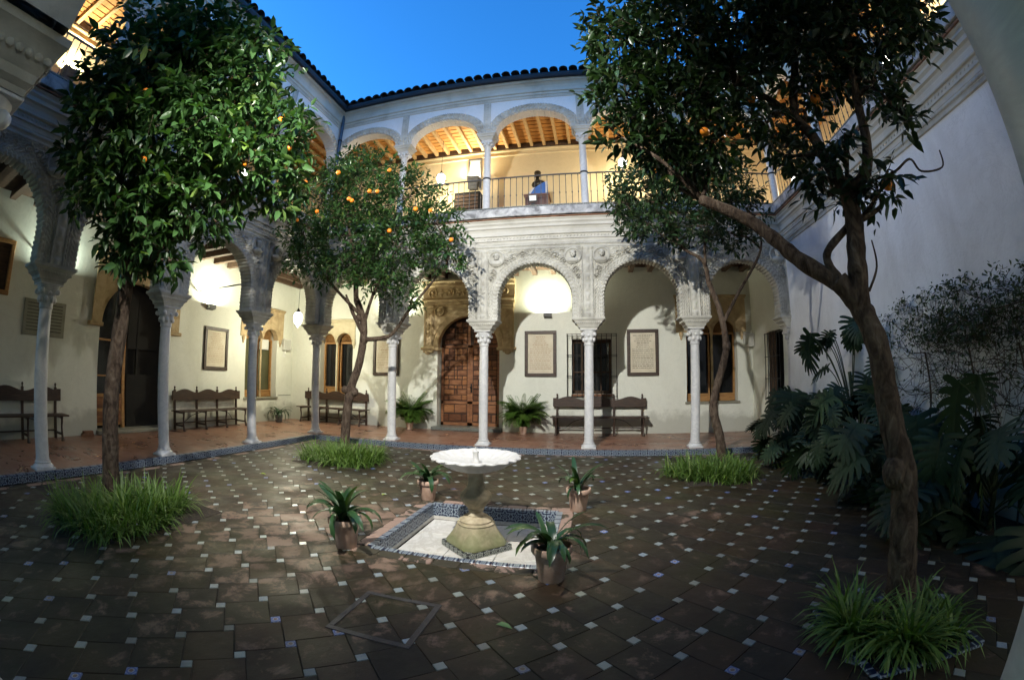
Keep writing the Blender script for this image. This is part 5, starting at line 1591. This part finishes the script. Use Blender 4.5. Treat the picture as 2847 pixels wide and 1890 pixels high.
# ------------------------------------------------------------------ benches
def bench(label, loc, rz, L, nposts):
    T = thing('bench', label, 'bench', loc, rz, 'dark wooden benches along the gallery walls')
    n = 90
    xs = np.linspace(-L / 2, L / 2, n)
    seg = (L) / (nposts - 1)
    ph = (xs + L / 2) / (L / (nposts - 1))
    top = .905 + .042 * np.cos((ph - .5 - np.round(ph - .5)) * 2 * PI) * (np.abs(xs) < L / 2 - .08)
    P = []
    for x, t in zip(xs, top): P.append([(x, -.016, .685), (x, -.016, t), (x, .016, t), (x, .016, .685), (x, -.016, .685)])
    g = G(); g.grid(np.array(P), flip=True)
    for k in (0, n - 1): g.add(P[k][:4], [(0, 1, 2, 3)])
    obj('backrest', g, m_wood, T, True, 30)
    obj('seat', G().box(-L / 2 - .04, L / 2 + .04, -.40, .0, .435, .462, bev=.006), m_wood, T)
    px = [-L / 2 + .10 + k * (L - .20) / (nposts - 1) for k in range(nposts)]
    post = G(); post.box(-.024, .024, .018, .062, 0, .93); post.lathe([(.020, .93), (.012, .95), (.022, .975), (.020, 1.0), (.008, 1.012)], 10, (0, .04, 0))
    pm = mesh('post', post, m_wood, True, 30)
    leg = G(); leg.tube(smooth_path([(0, -.33, .435), (0, -.345, .36), (0, -.325, .25), (0, -.335, .12), (0, -.36, .03), (0, -.36, 0)]), [.030, .034, .031, .026, .023, .022, .023, .021, .020, .019, .018, .018, .019, .020, .021, .022, .023, .024, .026, .028, .03, .032, .034, .034, .034, .033], 8)
    lm = mesh('leg', leg, m_wood, True, 60)
    st = mesh('stretcher', G().box(-.014, .014, -.34, .04, .10, .135), m_wood); sr = mesh('seat_rail', G().box(-.022, .022, -.36, .03, .40, .435), m_wood)
    for x in px:
        inst('post', pm, T, (x, 0, 0)); inst('leg', lm, T, (x, 0, 0)); inst('stretcher', st, T, (x, 0, 0)); inst('seat_rail', sr, T, (x, 0, 0))
    obj('foot_rail', G().box(px[0], px[-1], -.02, .01, .145, .17), m_wood, T)
    for a, b in ((0, 1), (nposts - 1, nposts - 2)):
        x0, x1 = px[a], px[b]
        obj('iron_brace', G().tube(smooth_path([(x0, -.01, .14), (x0 + (x1 - x0) * .3, -.04, .17), (x0 + (x1 - x0) * .6, -.12, .33), (x1, -.22, .42)]), .008, 6), m_iron, T, True)
bench('long dark wooden bench under the barred window right of the door', (7.45, 2.20, .115), 0, 2.34, 4)
bench('dark wooden bench in the far left corner beneath the two light window', (-.09, 2.20, .115), 0, 2.30, 4)
bench('dark wooden bench on the left wall under the framed text, right of the doorway', (-1.78, -1.25, .115), R(90), 2.28, 4)
bench('shadowed dark bench on the left wall behind the nearest column', (-1.78, -6.38, .115), R(90), 2.28, 4)

# ------------------------------------------------------------------ framed texts and wall fittings
def framed(label, loc, rz, W, H, seed, paper, ink, rows, group='framed texts on the gallery walls'):
    r = random.Random(seed)
    T = thing('framed_text', label, 'plaque', loc, rz, group)
    g = G(); f = .085
    for a, b, c, d in ((-W / 2, W / 2, H / 2 - f, H / 2), (-W / 2, W / 2, -H / 2, -H / 2 + f), (-W / 2, -W / 2 + f, -H / 2 + f, H / 2 - f), (W / 2 - f, W / 2, -H / 2 + f, H / 2 - f)):
        g.box(a, b, -.05, 0, c, d, bev=.008)
        g.box(a + .02 * (b - a > .2 or 0), b - .02 * (b - a > .2 or 0), -.056, -.05, c + .02, d - .02) if False else None
    obj('frame', g, m_wood, T)
    obj('sheet', G().box(-W / 2 + f, W / 2 - f, -.022, -.002, -H / 2 + f, H / 2 - f), paper, T)
    g = G()
    w2 = W / 2 - f - .05; z = H / 2 - f - .08; 
    for k in range(rows):
        hh = .020 if k % 4 else .028
        wd = w2 * (1 if k > rows * .35 else r.uniform(.35, .95))
        x = -wd
        while x < wd - .01:
            l = r.uniform(.02, .09)
            g.add([(x, -.0228, z), (min(wd, x + l), -.0228, z), (min(wd, x + l), -.0228, z + hh * .55), (x, -.0228, z + hh * .55)], [(0, 1, 2, 3)])
            x += l + r.uniform(.008, .02)
        z -= (H - 2 * f - .14) / rows
    tag(obj('lettering', g, ink, T), kind='stuff')
framed('framed text in faded orange ink, right of the door and left of the barred window', (5.94, YW, 2.155), 0, .83, 1.19, 1, m_paper, m_ink, 17)
framed('framed text in red and black ink on the right of the barred window', (8.56, YW, 2.165), 0, .81, 1.18, 2, m_paper, m_ink2, 18)
framed('framed text half hidden behind the column left of the wooden door', (1.53, YW, 2.09), 0, .82, 1.07, 3, m_paper, m_ink, 16)
framed('framed text on the left wall above the bench, beside a wall light', (-1.944, -.90, 2.09), R(90), .84, 1.09, 4, m_paper, m_ink, 16)
T = thing('stone_plaque', 'unframed grey inscribed slab on the left wall behind the nearest column', 'plaque', (-1.944, -5.62, 2.28), R(90))
obj('slab', G().box(-.45, .45, -.025, 0, -.325, .325, bev=.006), m_greys, T)
g = G()
for k in range(9): g.box(-.38, .38, -.0265, -.0252, .24 - k * .06, .265 - k * .06)
tag(obj('lettering', g, m_ink2, T), kind='stuff')
T = thing('picture_frame', 'gilt picture frame hung high on the left gallery wall above the end bench', 'picture', (-1.944, -6.85, 3.06), R(90))
g = G()
for a, b, c, d in ((-.42, .42, .40, .48), (-.42, .42, -.48, -.40), (-.42, -.34, -.40, .40), (.34, .42, -.40, .40)): g.box(a, b, -.07, 0, c, d, bev=.012)
obj('frame', g, m_frame, T); obj('canvas', G().box(-.34, .34, -.03, -.01, -.40, .40), m_beam, T)

def wall_light(label, loc, rz, power, col, glow=True):
    T = thing('wall_light', label, 'wall light', loc, rz, 'wall lights washing the gallery walls')
    g = G()
    g.add([(-.10, -.02, -.075), (.10, -.02, -.075), (.10, -.02, .075), (-.10, -.02, .075), (-.105, -.16, -.04), (.105, -.16, -.04), (.105, -.17, .06), (-.105, -.17, .06)], [(4, 5, 1, 0), (0, 1, 2, 3), (5, 4, 7, 6), (4, 0, 3, 7), (1, 5, 6, 2)])
    obj('housing', g, m_irong, T)
    obj('lamp', G().box(-.085, .085, -.15, -.035, .045, .055), m_bulb, T)
    ld = bpy.data.lights.new('uplight', 'AREA'); ld.shape = 'RECTANGLE'; ld.size = .16; ld.size_y = .10; ld.energy = power; ld.color = col; ld.spread = R(180)
    lo = bpy.data.objects.new('uplight', ld); COL.objects.link(lo); lo.parent = T
    lo.location = (0, -.15, .085); lo.rotation_euler = (R(180 - 6), 0, 0)
    return T
WL = (.98, 1, .74)
UP_W = 21
wall_light('grey box wall light with a white glow right of the carved portal', (6.14, YW, 3.15), 0, UP_W, WL)
wall_light('wall light hidden behind the column left of the portal, its glow showing', (1.85, YW, 3.15), 0, UP_W, WL)
wall_light('grey box wall light glowing on the left wall above the framed text', (-1.944, -1.22, 3.12), R(90), UP_W, WL)
wall_light('wall light hidden by the nearest left pier, its pale glow showing', (-1.944, -5.55, 3.12), R(90), UP_W * .5, (.85, 1, .84))

for xx, lab in ((2.4, 'added unseen wall light at the west end of the gallery behind the camera'), (5.2, 'added unseen wall light left of the camera on the gallery wall behind it'), (8.4, 'added unseen wall light right of the camera on the gallery wall behind it'), (10.6, 'added unseen wall light at the east end of the gallery behind the camera')):
    wall_light(lab, (xx, -11.5, 3.12), R(180), UP_W * .10, WL)  # unseen lamps added behind the camera for front fill

def lantern(label, loc, chain, power, col, s=1.0, group='glowing glass lanterns'):
    T = thing('lantern', label, 'lantern', loc, 0, group)
    g = G(); g.lathe([(.05, -.17), (.10, -.10), (.125, .02), (.115, .10), (.07, .16)], 8, cap=True)
    obj('glass', G().add([tuple(c * s for c in v) for v in g.v], g.f), m_bulb2, T)
    g = G(); g.lathe([(.075, .16), (.085, .165), (.05, .20), (.02, .26), (.012, .28)], 8); g.lathe([(.012, -.24), (.03, -.21), (.055, -.17)], 8)
    for k in range(8):
        a = k * PI / 4
        g.tube([(.052 * math.cos(a), .052 * math.sin(a), -.17), (.103 * math.cos(a), .103 * math.sin(a), -.10), (.128 * math.cos(a), .128 * math.sin(a), .02), (.118 * math.cos(a), .118 * math.sin(a), .10), (.072 * math.cos(a), .072 * math.sin(a), .16)], .005, 4)
    if chain: g.tube([(0, 0, .27), (0, 0, chain)], .006, 5)
    obj('lantern_frame', G().add([tuple(c * (s if abs(v[2]) < .3 else 1) for c in v) for v in g.v], g.f), m_iron, T, True, 30)
    ld = bpy.data.lights.new('lantern_light', 'POINT'); ld.energy = power; ld.color = col; ld.shadow_soft_size = .14
    lo = bpy.data.objects.new('lantern_light', ld); COL.objects.link(lo); lo.parent = T
    T['power'] = power
    for k in range(1): lo.location = (0, -.0, -.33)
    return T
lantern('glowing lantern hanging in the lower far left corner beside a column', (-.20, .45, 2.98), 1.40, 50, (1, .95, .70))
lantern('added unseen fill lantern in the gallery behind the camera, near the climber end', (10.45, -9.35, 2.98), 1.40, 14, (1, .93, .72))  # added out of view to fill the near grass and trunk
lantern('lantern on the far upper gallery behind the crown of the left rear tree', (3.30, 1.60, 6.92), 1.28, 20, (1, .90, .62), 1.0)
lantern('lantern on the far upper gallery half hidden by the right hand crown', (8.22, 1.60, 7.0), 1.20, 20, (1, .90, .62), .9)
lantern('brightest lantern, in the right upper gallery seen through the near tree', (12.35, .35, 5.98), 2.22, 24, (1, .92, .70), 1.1)
def basket_light(label, loc, rz, power):
    T = thing('uplighter', label, 'uplighter', loc, rz, 'louvred uplighters on the upper gallery walls')
    for k in range(4):
        z0 = -.20 + k * .10
        q = G(); w0 = .11 + .018 * k
        q.add([(-w0, -.02, z0), (w0, -.02, z0), (w0, -.16 - .02 * k, z0), (-w0, -.16 - .02 * k, z0), (-w0 - .015, -.0, z0 + .075), (w0 + .015, -.0, z0 + .075), (w0 + .015, -.18 - .02 * k, z0 + .085), (-w0 - .015, -.18 - .02 * k, z0 + .085)],
              [(0, 1, 2, 3), (3, 2, 6, 7), (0, 3, 7, 4), (2, 1, 5, 6), (1, 0, 4, 5)])
        obj('louvre', q, m_irong, T)
    obj('lamp', G().box(-.10, .10, -.16, -.05, .10, .12), m_bulb2, T)
    ld = bpy.data.lights.new('uplight', 'AREA'); ld.shape = 'RECTANGLE'; ld.size = .2; ld.size_y = .12; ld.energy = power; ld.color = (1, .93, .68); ld.spread = R(160)
    lo = bpy.data.objects.new('uplight', ld); COL.objects.link(lo); lo.parent = T; lo.location = (0, -.12, .14); lo.rotation_euler = (R(180), 0, 0)
basket_light('louvred grey uplighter before a framed panel on the far upper gallery', (4.05, YW - .01, 7.02), 0, 13)
basket_light('louvred uplighter at the top left between the dark arch and the tree', (-1.93, -6.47, 6.85), R(90), 13)
basket_light('louvred uplighter on the back wall of the right upper gallery', (13.99, -4.2, 6.95), R(-90), 14)
# door surround and shutter of the far upper gallery
T = tag(obj('panel_frame', G().box(3.86, 3.91, YW - .04, YW - .003, 6.9, 7.86).box(4.20, 4.25, YW - .04, YW - .003, 6.9, 7.86).box(3.86, 4.25, YW - .05, YW - .003, 7.80, 7.86), m_irong), 'slim dark frame behind the uplighter of the far upper gallery', 'frame')
T = thing('dark_cabinet', 'dark slatted cabinet standing behind the railing of the far upper gallery', 'cabinet', (3.95, 2.10, 5.06))
obj('case', G().box(-.37, .37, -.12, .22, 0, 1.58, bev=.01), m_dark, T)
for k in range(7): obj('slat', G().box(-.33, .33, -.135, -.121, .75 + k * .11, .83 + k * .11, bev=.004), m_beam, T)

# floodlights on the ledges: one in view, one over the camera that lights the court
def flood(label, loc, rz, on=0, tilt=35):
    T = thing('floodlight', label, 'floodlight', loc, rz, 'floodlights standing on the stone ledges')
    M = Matrix.Translation((0, 0, .16)) @ Matrix.Rotation(R(tilt), 4, 'X')
    g = G(); g.box(-.085, .085, -.02, .07, -.07, .07, bev=.012, M=M)
    obj('housing', g, m_irong, T)
    obj('lens', G().box(-.07, .07, -.024, -.019, -.055, .055, M=M), m_white if not on else m_bulb2, T)
    g = G(); g.tube([(-.09, 0, .16), (-.09, 0, .04), (.09, 0, .04), (.09, 0, .16)], .008, 6); g.box(-.03, .03, -.03, .03, 0, .045)
    obj('bracket', g, m_iron, T)
    return T
flood('small floodlight standing on the ledge of the far upper gallery', (6.13, -.33, 5.09), 0, 0, 10)
def beam(name, loc, target, energy, size, blend, col=(1, .96, .86)):
    ld = bpy.data.lights.new(name, 'SPOT'); ld.energy = energy; ld.color = col; ld.spot_size = R(size); ld.spot_blend = blend; ld.shadow_soft_size = .06
    lo = bpy.data.objects.new(name, ld); COL.objects.link(lo)
    lo.location = loc; lo.rotation_euler = (Vector(target) - Vector(loc)).to_track_quat('-Z', 'Y').to_euler()
FL = Vector((5.75, -8.24, 5.36))
T = flood('lit floodlight on the ledge above the camera', FL, R(180), 1, 30)
obj('pole', G().box(-.02, .02, -.02, .02, -.30, .01), m_iron, T)
beam('flood_beam', FL + Vector((0, .10, .14)), (4.8, 0, 1.3), 950, 108, 1.0, (1, .98, .91))
FR = Vector((11.27, -4.9, 5.09))
T = flood('lit floodlight on the ledge of the right hand gallery', FR, R(-90), 1, 30)
beam('flood_beam', FR + Vector((-.10, 0, .14)), (2.2, -2.8, 2.2), 130, 82, .6)
FW = Vector((1.10, -3.3, 5.09))
T = flood('lit floodlight on the ledge of the left hand gallery', FW, R(90), 1, 30)
beam('flood_beam', FW + Vector((.10, 0, .14)), (11.4, -2.0, 4.9), 210, 58, 1.0)
FM = Vector((4.6, -8.12, 5.14))
T = flood('added unseen fill floodlight turned to the left tree on the ledge above the camera', FM, R(150), 1, 30)  # extra unseen fixture, added to brighten the left tree's crown
beam('flood_beam', FM + Vector((-.05, .10, .14)), (2.8, -5.9, 2.6), 70, 60, .9)

def speaker(label, loc, rz):
    T = thing('loudspeaker', label, 'loudspeaker', loc, rz, 'small white loudspeakers on the gallery walls')
    obj('cabinet', G().box(-.14, .14, -.20, -.02, -.17, .17, bev=.015), m_white, T)
    obj('grille', G().box(-.11, .11, -.207, -.199, -.14, .14, bev=.004), mat('speaker_grille', [(.3, (.40, .40, .36)), (.7, (.5, .5, .45))], 40), T)
    g = G(); g.tube([(0, -.09, -.17), (0, -.09, -.25), (0, -.02, -.30)], .015, 8); g.box(-.05, .05, -.02, 0, -.38, -.22)
    obj('bracket', g, m_white, T)
speaker('white loudspeaker on a bracket in the far left corner of the gallery', (-1.944, 1.95, 2.42), R(72))
speaker('white loudspeaker on a bracket at the far right end of the gallery', (11.38, YW, 2.44), R(-12))

# bust on the far upper gallery
T = thing('bust', 'dark bust with a blue and white lower half on a brown plinth behind the railing', 'bust', (5.98, 1.60, 5.06))
obj('plinth', G().box(-.30, .30, -.22, .22, 0, 1.08, bev=.015).box(-.33, .33, -.25, .25, 1.02, 1.08, bev=.01), m_plinth, T)
g = G(); g.add([(-.22, -.12, 1.08), (.26, -.12, 1.08), (.26, -.12, 1.46), (.14, -.12, 1.43), (-.08, -.12, 1.29), (-.22, .10, 1.08), (.26, .10, 1.08), (.26, .10, 1.46), (.14, .10, 1.43), (-.08, .10, 1.29)],
               [(0, 1, 2, 3, 4), (9, 8, 7, 6, 5), (0, 4, 9, 5), (4, 3, 8, 9), (3, 2, 7, 8), (2, 1, 6, 7)])
obj('drapery', g, m_blue, T)
g = G(); g.add([(-.28, -.125, 1.082), (-.20, -.125, 1.082), (-.06, -.125, 1.30), (-.10, -.125, 1.31)], [(0, 1, 2, 3)]); 
obj('hem', g, m_hem, T); obj('hem', G().box(.22, .275, -.126, -.118, 1.085, 1.47), m_hem, T)
g = G(); g.ball((.03, 0, 1.44), .19, 10, sy=.62, sz=.62); g.tube([(.0, 0, 1.50), (.0, 0, 1.62)], [.07, .055], 12); g.ball((0, -.01, 1.73), .095, 10, sx=.85, sz=1.2); g.ball((0, -.105, 1.71), .022, 6, sz=1.4); g.ball((0, .02, 1.79), .095, 8, sz=.7); g.ball((-.09, 0, 1.70), .02, 5); g.ball((.09, 0, 1.70), .02, 5)
obj('figure', g, m_bronze, T, True, 180)

# inspection cover, fallen leaves, loose bricks
T = thing('inspection_cover', 'square steel framed inspection cover set in the paving in front of the basin', 'floor cover', (6.12, -6.48, 0))
g = G()
for a, b, c, d in ((-.275, .275, .240, .275), (-.275, .275, -.275, -.235), (-.275, -.235, -.235, .240), (.235, .275, -.235, .240)): g.box(a, b, c, d, -.01, .0085, bev=.002)
obj('cover_frame', g, m_steel, T)
def fallen(label, x, y, rz, L, m):
    g = G(); V_ = LV * L; g.add([(a, b, c + .012 + .004 * (i % 3)) for i, (a, b, c) in enumerate(V_.tolist())], LF)
    o = tag(obj('fallen_leaf', g, m, None, True, 180, loc=(x, y, .006), rot=(0, 0, rz)), label, 'leaf', 'leaves fallen on the paving')
m_fl = mat('green_leaf', [(.3, (.10, .19, .05)), (.7, (.14, .25, .07))], 9, .5)
m_fy = mat('yellow_leaf', [(.3, (.22, .32, .05)), (.7, (.32, .38, .06))], 9, .5)
fallen('single green leaf fallen on the paving in front of the basin', 6.79, -6.37, R(-12), .11, m_fl)
fallen('yellow green leaf on the paving between the left bed and the kerb', 2.62, -3.85, R(20), .10, m_fy)
fallen('small yellow green leaf on the paving left of the rear left pot', 4.75, -3.9, R(70), .07, m_fy)
fallen('yellow green leaf lying right of the left rear grass ring', 4.35, -2.05, R(-30), .11, m_fy)
fallen('tiny yellow leaf on the paving left of the right rear grass ring', 8.05, -2.35, R(10), .05, m_fy)
o = tag(obj('loose_brick', G().box(-.13, .13, -.06, .06, 0, .06, bev=.006).box(-.10, .12, -.05, .06, .062, .11, bev=.006, M=Matrix.Rotation(.2, 4, 'Z')), m_brick, None, loc=(-1.75, -4.65, .115), rot=(0, 0, R(80))), 'two loose red bricks on the left gallery floor beside the doorway', 'bricks')
